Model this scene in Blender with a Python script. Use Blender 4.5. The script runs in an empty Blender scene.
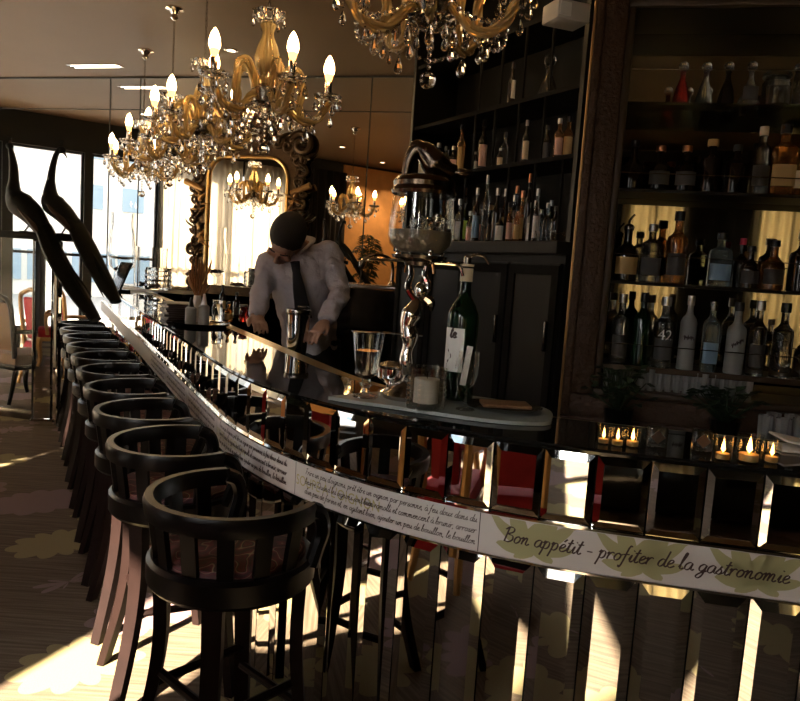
import bpy, bmesh, math, random
from mathutils import Vector, Matrix, Quaternion
random.seed(7)
S = bpy.context.scene
COL = S.collection
PI = math.pi
# ------------------------------------------------------------------ camera
F = 720.0; ROLL = math.radians(3.8); PITCH = math.radians(6.2); H = 1.5
CR, SR = math.cos(ROLL), math.sin(ROLL)
RX = Vector((1, 0, 0)); FW = Vector((0, math.cos(PITCH), -math.sin(PITCH))); UP = RX.cross(FW)
cd = bpy.data.cameras.new('camera'); cam = bpy.data.objects.new('camera', cd); COL.objects.link(cam)
cx = RX * CR + UP * SR; cy = UP * CR - RX * SR; cz = -FW
m = Matrix((cx, cy, cz)).transposed().to_4x4(); m.translation = Vector((0, 0, H)); cam.matrix_world = m
cd.sensor_width = 36; cd.sensor_fit = 'HORIZONTAL'; cd.lens = F / 800 * 36; cd.clip_start = .05; cd.clip_end = 200
S.camera = cam
def ray(x, y):
    u = x - 400; v = 350.5 - y
    d = FW * F + RX * (u * CR - v * SR) + UP * (u * SR + v * CR)
    return d / d.y
def at(x, y, Y): return ray(x, y) * Y + Vector((0, 0, H))
def onz(x, y, z):
    d = ray(x, y); return d * ((z - H) / d.z) + Vector((0, 0, H))
def onplane(x, y, P, N):
    d = ray(x, y); o = Vector((0, 0, H)); return o + d * ((P - o).dot(N) / d.dot(N))
# ------------------------------------------------------------------ materials
def NT(name):
    mt = bpy.data.materials.new(name); mt.use_nodes = True
    n = mt.node_tree; n.nodes.clear()
    o = n.nodes.new('ShaderNodeOutputMaterial'); return mt, n, o
def mat(name, col, rough=.5, metal=0., trans=0., emis=0., ior=1.45, spec=.5, bump=0., bscale=40., var=0., coat=0., ecol=None):
    mt, n, o = NT(name); b = n.nodes.new('ShaderNodeBsdfPrincipled'); n.links.new(b.outputs[0], o.inputs[0])
    I = b.inputs; I['Base Color'].default_value = (*col, 1); I['Roughness'].default_value = rough; I['Metallic'].default_value = metal
    I['Transmission Weight'].default_value = trans; I['IOR'].default_value = ior; I['Specular IOR Level'].default_value = spec
    I['Coat Weight'].default_value = coat; bdist = .035 if name == 'white_shirt' else .01; I['Coat Roughness'].default_value = .08
    if emis: I['Emission Color'].default_value = (*(ecol or col), 1); I['Emission Strength'].default_value = emis
    if bump or var:
        tc = n.nodes.new('ShaderNodeTexCoord'); nz = n.nodes.new('ShaderNodeTexNoise'); nz.inputs['Scale'].default_value = bscale; nz.inputs['Detail'].default_value = 4
        n.links.new(tc.outputs['Object'], nz.inputs['Vector'])
        if bump:
            bp = n.nodes.new('ShaderNodeBump'); bp.inputs['Strength'].default_value = bump; bp.inputs['Distance'].default_value = bdist
            n.links.new(nz.outputs[0], bp.inputs['Height']); n.links.new(bp.outputs[0], I['Normal'])
        if var:
            mx = n.nodes.new('ShaderNodeMix'); mx.data_type = 'RGBA'; mx.inputs[6].default_value = (*[c * (1 - var) for c in col], 1); mx.inputs[7].default_value = (*[min(1, c * (1 + var)) for c in col], 1)
            n.links.new(nz.outputs[0], mx.inputs[0]); n.links.new(mx.outputs[2], I['Base Color'])
    return mt
def thinglass(name, col=(1, 1, 1), refl=.08, rough=.0):
    mt, n, o = NT(name); t = n.nodes.new('ShaderNodeBsdfTransparent'); t.inputs[0].default_value = (*col, 1)
    g = n.nodes.new('ShaderNodeBsdfGlossy'); g.inputs['Roughness'].default_value = rough
    lw = n.nodes.new('ShaderNodeLayerWeight'); lw.inputs[0].default_value = .5
    pw = n.nodes.new('ShaderNodeMath'); pw.operation = 'POWER'; n.links.new(lw.outputs['Facing'], pw.inputs[0]); pw.inputs[1].default_value = 4
    ml = n.nodes.new('ShaderNodeMath'); ml.operation = 'MULTIPLY_ADD'; n.links.new(pw.outputs[0], ml.inputs[0]); ml.inputs[1].default_value = .55; ml.inputs[2].default_value = refl * .5
    mx = n.nodes.new('ShaderNodeMixShader'); n.links.new(ml.outputs[0], mx.inputs[0]); n.links.new(t.outputs[0], mx.inputs[1]); n.links.new(g.outputs[0], mx.inputs[2]); n.links.new(mx.outputs[0], o.inputs[0])
    return mt
def sheer(name, col, tr):
    mt, n, o = NT(name); d = n.nodes.new('ShaderNodeBsdfDiffuse'); d.inputs[0].default_value = (*col, 1); t = n.nodes.new('ShaderNodeBsdfTranslucent'); t.inputs[0].default_value = (*col, 1)
    mx = n.nodes.new('ShaderNodeMixShader'); mx.inputs[0].default_value = tr
    n.links.new(d.outputs[0], mx.inputs[1]); n.links.new(t.outputs[0], mx.inputs[2]); n.links.new(mx.outputs[0], o.inputs[0]); return mt
M = dict(
 mirror=mat('mirror_silver', (.80, .80, .77), .02, 1.), bevel=mat('mirror_bevel', (.88, .9, .86), .04, 1.), gilt_glass=mat('mirror_old', (.92, .88, .8), .015, 1.),
 wallmirror=mat('mirror_wall_glass', (.86, .83, .77), .012, 1.), darkmirror=mat('mirror_smoked', (.31, .29, .245), .02, 1.),
 seam=mat('dark_seam', (.03, .025, .02), .6), black=mat('black_lacquer', (.006, .006, .006), .12, coat=.6), blackmatte=mat('black_matte', (.003, .0028, .0025), .7, spec=.15),
 blackglass=mat('black_counter_glass', (.006, .007, .007), .03, spec=.6), edge=mat('green_glass_edge', (.04, .07, .06), .1),
 chair=mat('dark_wood_lacquer', (.003, .0022, .002), .3, spec=.2), redwood=mat('dark_red_wood', (.03, .012, .009), .3), seatleg=mat('worn_dark_wood', (.009, .0042, .0034), .5, var=.4, bscale=14, spec=.12),
 ceiling=mat('brown_ceiling_paint', (.105, .062, .030), .5, spec=.15, var=.12, bscale=1.2), darkwall=mat('dark_wall', (.012, .01, .008), .7), pier=mat('black_frame', (.008, .008, .008), .4),
 orange=mat('orange_timber', (.80, .38, .13), .5, var=.25, bscale=5), curtaindark=mat('dark_brown_drape', (.02, .014, .01), .9),
 chrome=mat('polished_chrome', (.85, .83, .8), .06, 1.), steel=mat('brushed_steel', (.30, .28, .25), .25, 1.), brass=mat('brass', (.55, .4, .17), .3, 1., bump=.15, bscale=120),
 gold=mat('gilding', (.75, .47, .16), .3, 1.), bronze=mat('dark_carved_bronze', (.075, .045, .022), .38, .7, bump=.6, bscale=60, var=.5), ornate=mat('dark_gilt_wood', (.055, .024, .009), .5, .2, bump=.7, bscale=90, var=.5), goldedge=mat('worn_gold_edge', (.42, .24, .09), .4, .7, bump=.3, bscale=70),
 crystal=mat('cut_crystal', (1, .97, .92), .0, 0, 1., ior=1.5), amber=mat('amber_glass', (1., .72, .33), .07, 0, .68, ior=1.4), clear=mat('clear_glass', (1, 1, .99), .0, 0, 1., ior=1.4),
 bulb=mat('candle_bulb_glow', (1, .75, .42), .3, emis=34, ecol=(1, .66, .3)), bulbneck=mat('bulb_neck', (1, .6, .25), .3, emis=5, ecol=(1, .42, .1)), 
 bone=mat('band_print_ground', (.60, .56, .53), .5), olive=mat('olive_print', (.36, .34, .17), .5), ink=mat('brown_ink', (.045, .02, .018), .5), paleolive=mat('pale_olive_print', (.42, .37, .15), .5),
 red=mat('red_velvet', (.36, .012, .022), .8, var=.3, bscale=9), cane=mat('woven_cane', (.22, .11, .045), .6, bump=.8, bscale=160, var=.4), white=mat('white_plastic', (.5, .46, .4), .4), linen=mat('white_linen', (.8, .78, .74), .8),
 plumage=mat('peacock_plumage', (.004, .005, .006), .6, var=.6, bscale=40, spec=.2), tail=mat('peacock_train', (.005, .006, .004), .6, var=.7, bscale=30, spec=.2), wing=mat('brown_wing', (.03, .016, .010), .6, var=.6, bscale=60), leg=mat('bird_leg', (.05, .035, .03), .6),
 skin=mat('skin', (.42, .24, .16), .5), hair=mat('cropped_hair', (.018, .012, .008), .7, bump=.6, bscale=300), shirt=mat('white_shirt', (.46, .42, .44), .85, bump=.9, bscale=8), tie=mat('black_tie', (.008, .008, .010), .5), trousers=mat('black_trousers', (.01, .01, .012), .8),
 gglass=mat('green_bottle_glass', (.006, .022, .009), .04, 0, .3), dglass=mat('dark_bottle_glass', (.012, .008, .006), .05, spec=.6), aglass=mat('amber_spirit', (.5, .2, .05), .04, 0, .8), frost=mat('frosted_glass', (.34, .34, .32), .5, 0, .3), rglass=mat('red_spirit', (.45, .04, .03), .04, 0, .8), bglass=mat('blue_tint_glass', (.55, .72, .8), .03, 0, .9), sglass=mat('smoky_glass', (.45, .45, .42), .03, 0, .95),
 cream=mat('cream_label', (.8, .66, .46), .6), paper=mat('white_label', (.8, .77, .72), .6), pink=mat('pink_label', (.75, .46, .36), .6), lime=mat('green_label', (.3, .5, .06), .6), darklabel=mat('dark_label', (.05, .045, .04), .6), tan=mat('tan_label', (.55, .36, .14), .6), bluelabel=mat('blue_label', (.2, .32, .45), .6), copper=mat('copper_foil', (.6, .25, .12), .3, .9), cap=mat('black_cap', (.01, .01, .01), .4), pinkcap=mat('pink_wax', (.8, .05, .15), .4), silvercap=mat('silver_cap', (.55, .53, .5), .3, .9),
 water=mat('cloudy_water', (.24, .20, .145), .35, 0, .25, ior=1.33, bump=.4, bscale=60), leaf=mat('herb_leaf', (.008, .024, .006), .6), dried=mat('dried_flower', (.40, .19, .07), .8, var=.4, bscale=60), flame=mat('tea_light_glow', (1, .5, .12), .4, emis=16, ecol=(1, .45, .1)), amberglow=mat('amber_votive', (1., .55, .22), .1, 0, .85),
 cabinet=mat('charcoal_cabinet', (.013, .0115, .010), .55, spec=.2, var=.2, bscale=3), shelfblack=mat('black_shelf', (.005, .0045, .004), .4, spec=.3), shelfboard=mat('brown_shelf_board', (.05, .028, .013), .5), shelfedge=mat('shelf_edge', (.010, .0095, .009), .8, spec=.05), glassshelf=mat('glass_shelf', (.35, .45, .40), .02, 0, 1.),
 stone=mat('pale_stone', (.90, .84, .74), .9, var=.06, bscale=.8), bluewin=mat('facade_glass', (.33, .44, .52), .2), street=mat('street', (.4, .39, .37), .9),
 downlight=mat('downlight_glow', (1, .8, .55), .4, emis=6), slot=mat('slot_light', (1, .9, .75), .4, emis=5), pane=thinglass('window_pane'), screenglass=thinglass('screen_glass', (.93, .96, .97), .02), slab=mat('green_glass_slab', (.62, .68, .63), .22, 0, .45), sheer=sheer('white_sheer', (.86, .80, .70), .62), yellowsheer=sheer('cream_curtain_cloth', (.72, .64, .46), .26), mauve=mat('candle_wax', (.85, .78, .68), .6), seat=None, carpet=None, vein=mat('menu_leather', (.03, .016, .012), .45))
M['darksteel'] = mat('dark_aged_metal', (.16, .12, .09), .22, 1.)
M['ribthin'] = thinglass('ribbed_thin_glass', (.93, .93, .9), .3, .05)
M['ribbed'] = mat('ribbed_tumbler_glass', (.95, .95, .92), .08, 0, .70)
M['glassthin'] = thinglass('thin_clear_glass', (.97, .97, .95), .09)
def seatmat():
    mt, n, o = NT('red_paisley_fabric'); L = n.links.new
    b = n.nodes.new('ShaderNodeBsdfPrincipled'); L(b.outputs[0], o.inputs[0]); b.inputs['Roughness'].default_value = .7
    tc = n.nodes.new('ShaderNodeTexCoord'); w = n.nodes.new('ShaderNodeTexWave'); w.wave_type = 'RINGS'; w.inputs['Scale'].default_value = 9; w.inputs['Distortion'].default_value = 9; w.inputs['Detail'].default_value = 1.5; w.inputs['Detail Scale'].default_value = 1.2
    L(tc.outputs['Object'], w.inputs['Vector']); r = n.nodes.new('ShaderNodeValToRGB'); L(w.outputs['Fac'], r.inputs[0]); L(r.outputs[0], b.inputs['Base Color'])
    e = r.color_ramp.elements; e[0].position = 0; e[0].color = (.05, .012, .01, 1); e[1].position = 1; e[1].color = (.03, .006, .006, 1)
    for p, c in ((.35, (.10, .008, .013, 1)), (.55, (.03, .013, .008, 1)), (.66, (.28, .2, .13, 1)), (.74, (.13, .013, .02, 1))):
        k = e.new(p); k.color = c
    return mt
M['seat'] = seatmat()
def carpetmat():
    mt, n, o = NT('flowered_carpet'); L = n.links.new; N = n.nodes.new
    b = N('ShaderNodeBsdfPrincipled'); L(b.outputs[0], o.inputs[0]); b.inputs['Roughness'].default_value = .95; b.inputs['Specular IOR Level'].default_value = .1
    g = N('ShaderNodeNewGeometry'); mp = N('ShaderNodeMapping'); L(g.outputs['Position'], mp.inputs[0]); mp.inputs['Scale'].default_value = (1.75, 1.75, 0)
    v = N('ShaderNodeTexVoronoi'); v.inputs['Scale'].default_value = 1; v.inputs['Randomness'].default_value = .55; L(mp.outputs[0], v.inputs['Vector'])
    sb = N('ShaderNodeVectorMath'); sb.operation = 'SUBTRACT'; L(mp.outputs[0], sb.inputs[0]); L(v.outputs['Position'], sb.inputs[1])
    sx = N('ShaderNodeSeparateXYZ'); L(sb.outputs[0], sx.inputs[0])
    def ma(op, a, b_=None):
        k = N('ShaderNodeMath'); k.operation = op
        for i, q in enumerate((a, b_)):
            if q is None: continue
            if isinstance(q, (int, float)): k.inputs[i].default_value = q
            else: L(q, k.inputs[i])
        return k.outputs[0]
    an = ma('ARCTAN2', sx.outputs[1], sx.outputs[0])
    ln = N('ShaderNodeVectorMath'); ln.operation = 'LENGTH'; L(sb.outputs[0], ln.inputs[0])
    sc = ma('MULTIPLY', ma('ABSOLUTE', ma('SINE', ma('MULTIPLY', an, 5.5))), .075)
    sc2 = ma('MULTIPLY', ma('SINE', ma('MULTIPLY', an, 2)), .05)
    rr = ma('ADD', ma('ADD', sc, .36), sc2)
    ins = ma('LESS_THAN', ln.outputs['Value'], rr)
    cc = N('ShaderNodeSeparateColor'); L(v.outputs['Color'], cc.inputs[0])
    ramp = N('ShaderNodeValToRGB'); ramp.color_ramp.interpolation = 'CONSTANT'; L(cc.outputs[0], ramp.inputs[0])
    e = ramp.color_ramp.elements; e[0].color = (.36, .29, .15, 1); e[1].position = .45; e[1].color = (.31, .21, .20, 1)
    wv = N('ShaderNodeTexNoise'); mp2 = N('ShaderNodeMapping'); mp2.inputs['Scale'].default_value = (3, 70, 1); mp2.inputs['Rotation'].default_value = (0, 0, .2); L(g.outputs['Position'], mp2.inputs[0]); L(mp2.outputs[0], wv.inputs['Vector']); wv.inputs['Scale'].default_value = 1.; wv.inputs['Detail'].default_value = 3
    bgc = N('ShaderNodeValToRGB'); L(wv.outputs[0], bgc.inputs[0]); q = bgc.color_ramp.elements; q[0].position = .35; q[0].color = (.13, .09, .06, 1); q[1].position = .65; q[1].color = (.22, .165, .115, 1)
    mx = N('ShaderNodeMix'); mx.data_type = 'RGBA'; L(ins, mx.inputs[0]); L(bgc.outputs[0], mx.inputs[6]); L(ramp.outputs[0], mx.inputs[7])
    fz = N('ShaderNodeTexNoise'); fz.inputs['Scale'].default_value = 240; L(g.outputs['Position'], fz.inputs['Vector'])
    mm = N('ShaderNodeMix'); mm.data_type = 'RGBA'; mm.blend_type = 'MULTIPLY'; mm.inputs[0].default_value = .5; L(mx.outputs[2], mm.inputs[6]); L(fz.outputs[0], mm.inputs[7]); 
    gm = N('ShaderNodeVectorMath'); gm.operation = 'SCALE'; gm.inputs[3].default_value = .98; L(mm.outputs[2], gm.inputs[0])
    L(gm.outputs[0], b.inputs['Base Color']); return mt
M['carpet'] = carpetmat()
# ------------------------------------------------------------------ mesh builder
def frames(pts):
    pts = [Vector(p) for p in pts]; n = len(pts); T = []
    for i in range(n):
        t = pts[min(n - 1, i + 1)] - pts[max(0, i - 1)]
        T.append(t.normalized() if t.length > 1e-9 else Vector((0, 0, 1)))
    a = Vector((0, 0, 1)) if abs(T[0].z) < .9 else Vector((1, 0, 0))
    u = T[0].cross(a).normalized(); out = []
    for i in range(n):
        u = (u - T[i] * u.dot(T[i])).normalized(); out.append((pts[i], T[i], u, T[i].cross(u)))
    return out
def cat(pts, k=6):
    pts = [Vector(p) for p in pts]; P = [pts[0] * 2 - pts[1]] + pts + [pts[-1] * 2 - pts[-2]]; out = []
    for i in range(1, len(P) - 2):
        for j in range(k):
            t = j / k; a, b, c, d = P[i - 1:i + 3]
            out.append(.5 * ((2 * b) + (c - a) * t + (2 * a - 5 * b + 4 * c - d) * t * t + (3 * b - a - 3 * c + d) * t ** 3))
    out.append(pts[-1]); return out
class MB:
    def __init__(s): s.v = []; s.f = []
    def add(s, vs, fs):
        o = len(s.v); s.v += [tuple(v) for v in vs]; s.f += [tuple(i + o for i in f) for f in fs]; return s
    def box(s, c, size, rot=None, bev=0.):
        bm = bmesh.new(); bmesh.ops.create_cube(bm, size=1)
        for v in bm.verts: v.co = Vector((v.co.x * size[0], v.co.y * size[1], v.co.z * size[2]))
        if bev: bmesh.ops.bevel(bm, geom=bm.edges[:], offset=bev, segments=2, affect='EDGES', profile=.5)
        bm.verts.index_update(); R = rot if rot is not None else Matrix.Identity(3); c = Vector(c)
        s.add([R @ v.co + c for v in bm.verts], [[v.index for v in f.verts] for f in bm.faces]); bm.free(); return s
    def lathe(s, prof, seg=16, c=(0, 0, 0), sx=1., sy=1., rot=None, flute=0., nf=0, square=0.):
        c = Vector(c); R = rot or Matrix.Identity(3); vs = []; fs = []; n = len(prof)
        for i, (r, z) in enumerate(prof):
            for k in range(seg):
                a = 2 * PI * k / seg; rr = r * (1 + flute * math.cos(nf * a)) if nf else r
                x, y = math.cos(a), math.sin(a)
                if square:
                    q = (abs(x) ** 6 + abs(y) ** 6) ** (1 / 6.); w = square
                    rr = r * ((1 - w) + w / q)
                vs.append(R @ Vector((rr * x * sx, rr * y * sy, z)) + c)
        for i in range(n - 1):
            for k in range(seg):
                a = i * seg + k; b = i * seg + (k + 1) % seg; fs.append((a, b, b + seg, a + seg))
        if prof[0][0] > 1e-6 : fs.append(tuple(reversed(range(seg))))
        if prof[-1][0] > 1e-6: fs.append(tuple(range((n - 1) * seg, n * seg)))
        return s.add(vs, fs)
    def tube(s, pts, r, seg=8, closed=False, flat=1., cap=True):
        fr = frames(pts); n = len(fr); vs = []; fs = []
        rs = r if isinstance(r, (list, tuple)) else [r] * n
        if len(rs) != n: rs = [rs[min(len(rs) - 1, int(i * (len(rs) - 1) / (n - 1)))] + 0 if False else rs[0] + 0 for i in range(n)] if len(rs) == 1 else [lerp(rs, i / (n - 1)) for i in range(n)]
        for (p, t, u, w), q in zip(fr, rs):
            for k in range(seg):
                a = 2 * PI * k / seg; vs.append(p + u * (math.cos(a) * q) + w * (math.sin(a) * q * flat))
        m_ = n if closed else n - 1
        for i in range(m_):
            for k in range(seg):
                a = i * seg + k; b = i * seg + (k + 1) % seg; j = ((i + 1) % n) * seg
                fs.append((a, b, j + (k + 1) % seg, j + k))
        if not closed and cap: fs += [tuple(reversed(range(seg))), tuple(range((n - 1) * seg, n * seg))]
        return s.add(vs, fs)
    def ball(s, c, r, sc=(1, 1, 1), seg=12, ring=8, rot=None):
        prof = [(max(1e-7, math.sin(PI * i / ring)) * r, -math.cos(PI * i / ring) * r) for i in range(ring + 1)]
        c = Vector(c); R = rot or Matrix.Identity(3); b = MB().lathe(prof, seg)
        return s.add([R @ Vector((v[0] * sc[0], v[1] * sc[1], v[2] * sc[2])) + c for v in b.v], b.f)
    def prism(s, poly, z0, z1):
        n = len(poly); vs = [(p[0], p[1], z0) for p in poly] + [(p[0], p[1], z1) for p in poly]
        return s.add(vs, [tuple(reversed(range(n))), tuple(range(n, 2 * n))] + [(i, (i + 1) % n, n + (i + 1) % n, n + i) for i in range(n)])
    def sweep(s, path, prof, closedprof=True, caps=True):
        """path: list of (P, T, N) 2D frames; prof: list of (off, z)"""
        vs = []; fs = []; m_ = len(prof)
        for P, T, N in path:
            for o, z in prof: vs.append((P.x + N.x * o, P.y + N.y * o, z))
        for i in range(len(path) - 1):
            for k in range(m_ if closedprof else m_ - 1):
                a = i * m_ + k; b = i * m_ + (k + 1) % m_; fs.append((a, b, b + m_, a + m_))
        if caps: fs += [tuple(reversed(range(m_))), tuple(range((len(path) - 1) * m_, len(path) * m_))]
        return s.add(vs, fs)
    def xf(s, mtx):
        s.v = [tuple(mtx @ Vector(v)) for v in s.v]; return s
    def mesh(s, name, mt, smooth=True, ang=.6):
        me = bpy.data.meshes.new(name); me.from_pydata(s.v, [], s.f); me.validate()
        bm = bmesh.new(); bm.from_mesh(me); bmesh.ops.recalc_face_normals(bm, faces=bm.faces); bm.to_mesh(me); bm.free()
        if mt: me.materials.append(mt)
        if smooth:
            me.shade_smooth(); me.set_sharp_from_angle(angle=ang)
        return me
    def build(s, name, mt, parent=None, smooth=True, loc=None, rot=None, ang=.6):
        o = bpy.data.objects.new(name, s.mesh(name, mt, smooth, ang)); COL.objects.link(o)
        if parent: o.parent = parent
        if loc is not None: o.location = loc
        if rot is not None: o.rotation_euler = rot
        return o
def lerp(l, t):
    x = t * (len(l) - 1); i = min(len(l) - 2, int(x)); return l[i] + (l[i + 1] - l[i]) * (x - i)
def link(me, name, parent=None, loc=(0, 0, 0), rot=(0, 0, 0)):
    o = bpy.data.objects.new(name, me); COL.objects.link(o); o.parent = parent; o.location = loc; o.rotation_euler = rot; return o
def thing(name, label, cat_, loc=(0, 0, 0), rz=0., group=None):
    o = bpy.data.objects.new(name, None); COL.objects.link(o); o.location = loc; o.rotation_euler = (0, 0, rz); o.empty_display_size = .1
    return tag(o, label, cat_, group)
def tag(o, label, cat_, group=None):
    o['label'] = label; o['category'] = cat_
    if group: o['group'] = group
    return o
def struct(o): o['kind'] = 'structure'; return o
def copy_tree(o, parent=None):
    c = o.copy(); COL.objects.link(c); c.parent = parent
    for ch in list(o.children): copy_tree(ch, c)
    return c
def rotz(a): return Matrix.Rotation(a, 3, 'Z')
ORD = ['first', 'second', 'third', 'fourth', 'fifth', 'sixth', 'seventh', 'eighth', 'ninth', 'tenth', 'eleventh', 'twelfth', 'thirteenth', 'fourteenth', 'fifteenth', 'sixteenth', 'seventeenth', 'eighteenth', 'nineteenth', 'twentieth', 'twenty-first', 'twenty-second', 'twenty-third', 'twenty-fourth']
# ------------------------------------------------------------------ plan
CEIL = 3.84
A = Vector((-.443, .896, 0)).normalized(); AN = Vector((.896, .443, 0)).normalized()      # bar run, and its normal towards the bartender
L0 = Vector((-5.98, 5.1, 0)); LW = lambda s, z=0, o=0: L0 + A * s + AN * o + Vector((0, 0, z))
BT = Vector((.968, -.25, 0)).normalized(); BN = Vector((.25, .968, 0)).normalized(); M0 = Vector((-3.9, 9.9, 0))
AANG = math.atan2(A.y, A.x); BANG = math.atan2(BT.y, BT.x)
# ------------------------------------------------------------------ room
def mpt(t, z=0, o=0): return M0 + BT * t + BN * o + Vector((0, 0, z))
corner_lm = Vector((-9.0, 11.2, 0))
poly = [(-9.6, 11.6), (1.6, 8.7), (5, 8.7), (5, -12), (1.4, -12)]
poly = [(v[0], v[1]) for v in [LW(7.3, 0, -.3), (1.4, 8.9, 0), (4.75, 8.2, 0), (4.7, -6.8, 0), LW(-13.4, 0, -.3)]]
struct(MB().prism(list(reversed(poly)), -.1, 0).build('floor', M['carpet'], smooth=False))
struct(MB().prism(list(reversed(poly)), CEIL, CEIL + .1).build('ceiling', M['ceiling'], smooth=False))
RL = Matrix((A, -AN, Vector((0, 0, 1)))).transposed()      # local x along the window wall, y outwards
RB = Matrix((BT, BN, Vector((0, 0, 1)))).transposed()
# window wall: piers between openings
opens = [(5.75, 7.0), (4.42, 5.63), (3.10, 4.28), (1.76, 2.97), (.26, 1.62), (-1.1, .14), (-4.12, -3.87), (-4.56, -4.28), (-7.1, -6.88), (-8.25, -7.32), (-10.6, -9.95)]
wl = MB(); Z0, Z1 = .06, 3.28
edges = sorted([7.3, -13.2] + [e for o in opens for e in o])
for i in range(0, len(edges), 2):
    a, b = edges[i], edges[i + 1]
    if (a + b) / 2 < -1.1 and (a + b) / 2 > -3.95: pass
    wl.box(LW((a + b) / 2, CEIL / 2, -.12), (b - a, .24, CEIL), RL)
for a, b in opens:
    wl.box(LW((a + b) / 2, (Z1 + CEIL) / 2, -.12), (b - a, .24, CEIL - Z1), RL); wl.box(LW((a + b) / 2, Z0 / 2, -.12), (b - a, .24, Z0), RL)
struct(wl.build('wall_left', M['pier'], smooth=False))
for i, (a, b) in enumerate(opens):
    c = (a + b) / 2; w = b - a; fr = MB()
    for sx in (-1, 1): fr.box(LW(c + sx * (w / 2 - .02), (Z0 + Z1) / 2, -.12), (.04, .07, Z1 - Z0), RL)
    for z in (Z0 + .02, Z1 - .02, 1.42): fr.box(LW(c, z, -.12), (w, .07, .04 if z != 1.42 else .05), RL)
    wo = struct(fr.build('window_%d' % (i + 1), M['pier'], smooth=False))
    MB().box(LW(c, (Z0 + Z1) / 2, -.12), (w - .06, .006, Z1 - Z0 - .06), RL).build('window_pane', M['pane'], wo, smooth=False)
# timber panelled stretch and dark drape seen again in the back mirror
struct(MB().box(LW(-3.1, 1.93, .02), (1.66, .04, 3.72), RL).build('wall_timber', M['orange'], smooth=False))
def curtain(name, mt, s0, s1, z0, z1, off, amp, pitch, label):
    n = int((s1 - s0) / pitch * 10); vs = []; fs = []
    zs = [z0, z0 + (z1 - z0) * .5, z1]
    ph = random.random() * 6
    for i in range(n + 1):
        s = s0 + (s1 - s0) * i / n; w = math.sin((s - s0) / pitch * 2 * PI + ph) * amp + math.sin((s - s0) / pitch * 2 * PI * .37 + 1) * amp * .6
        for j, z in enumerate(zs): vs.append(LW(s + .02 * math.sin(j * 2 + s * 9), z, off + w * (1 - .25 * (j == 2))))
    for i in range(n):
        for j in range(2): a = i * 3 + j; fs.append((a, a + 3, a + 4, a + 1))
    o = MB().add(vs, fs).build(name, mt); 
    md = o.modifiers.new('t', 'SOLIDIFY'); md.thickness = .003
    return tag(o, label, 'curtain')
curtain('sheer_curtain', M['sheer'], .1, 1.7, .05, 3.5, .12, .028, .13, 'bright white sheer curtain beside the gilt mirror, left of its frame in the wall mirror')
curtain('sheer_curtain', M['sheer'], -1.15, .05, .05, 3.5, .12, .028, .12, 'white sheer curtain reflected in the arched glass of the gilt mirror')
curtain('dark_drape', M['curtaindark'], -2.32, -1.2, .05, 3.6, .14, .04, .16, 'dark brown drape hanging beside the orange timber wall')
# mirrored back wall with its joints
wb = struct(MB().box(mpt(-1.0, CEIL / 2, .03), (10.4, .06, CEIL), RB).build('wall_back', M['wallmirror'], smooth=False))
tr = MB()
for px in (110, 140, 268, 370):
    p = onplane(px, 120, M0, BN); tr.box((p.x, p.y, CEIL / 2), (.014, .012, CEIL), RB)
for px, py in ((60, 109),):
    p = onplane(px, py, M0, BN); tr.box(mpt(-1.0, p.z, 0), (10.2, .010, .010), RB)
p = onplane(60, 79, M0, BN); tr.box(mpt(-1.0, CEIL - .012, 0), (10.2, .016, .024), RB)
struct(tr.build('trim_1', M['seam'], smooth=False))
wr = MB(); wr.box((4.75, 1.1, CEIL / 2), (.1, 15.6, CEIL)); struct(wr.build('wall_right', M['darkwall'], smooth=False))
rw = MB(); RY = -6.6; ro_ = [(-.12, .80), (1.92, 2.95)]; ex = [-.5] + [e for o in ro_ for e in o] + [4.7]
for i in range(0, len(ex), 2): rw.box(((ex[i] + ex[i + 1]) / 2, RY, CEIL / 2), (ex[i + 1] - ex[i], .16, CEIL))
for i, (a, b) in enumerate(ro_):
    rw.box(((a + b) / 2, RY, .2), (b - a, .16, .4)); rw.box(((a + b) / 2, RY, 3.45), (b - a, .16, .78))
    fr = MB(); c = (a + b) / 2
    for x in (a + .02, b - .02, c): fr.box((x, RY, 1.73), (.04, .06, 2.66))
    for z in (.42, 3.04): fr.box((c, RY, z), (b - a, .06, .04))
    wo = struct(fr.build('window_%d' % (len(opens) + 1 + i), M['pier'], smooth=False)); MB().box((c, RY, 1.73), (b - a - .06, .006, 2.6)).build('window_pane', M['pane'], wo, smooth=False)
    n = int((b - a + .1) / .012); vs = []; fs = []
    for j in range(n + 1):
        x = a - .05 + (b - a + .1) * j / n
        for z in (.3, 1.7, 3.2): vs.append((x, RY + .14 + .03 * math.sin(x * 42) + .018 * math.sin(x * 17 + 1), z))
    for j in range(n):
        for k in range(2): q_ = j * 3 + k; fs.append((q_, q_ + 3, q_ + 4, q_ + 1))
    o = MB().add(vs, fs).build('cream_curtain', M['yellowsheer']); md = o.modifiers.new('t', 'SOLIDIFY'); md.thickness = .003
    tag(o, 'cream curtain reflected in the mirror cabinet behind its ' + ('left' if i == 0 else 'right') + ' bottles', 'curtain')
struct(rw.build('wall_rear', M['darkwall'], smooth=False))
struct(MB().box(mpt(6.6, CEIL / 2, .03), (4.82, .07, CEIL), RB).build('wall_kitchen', M['darkwall'], smooth=False))
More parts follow.
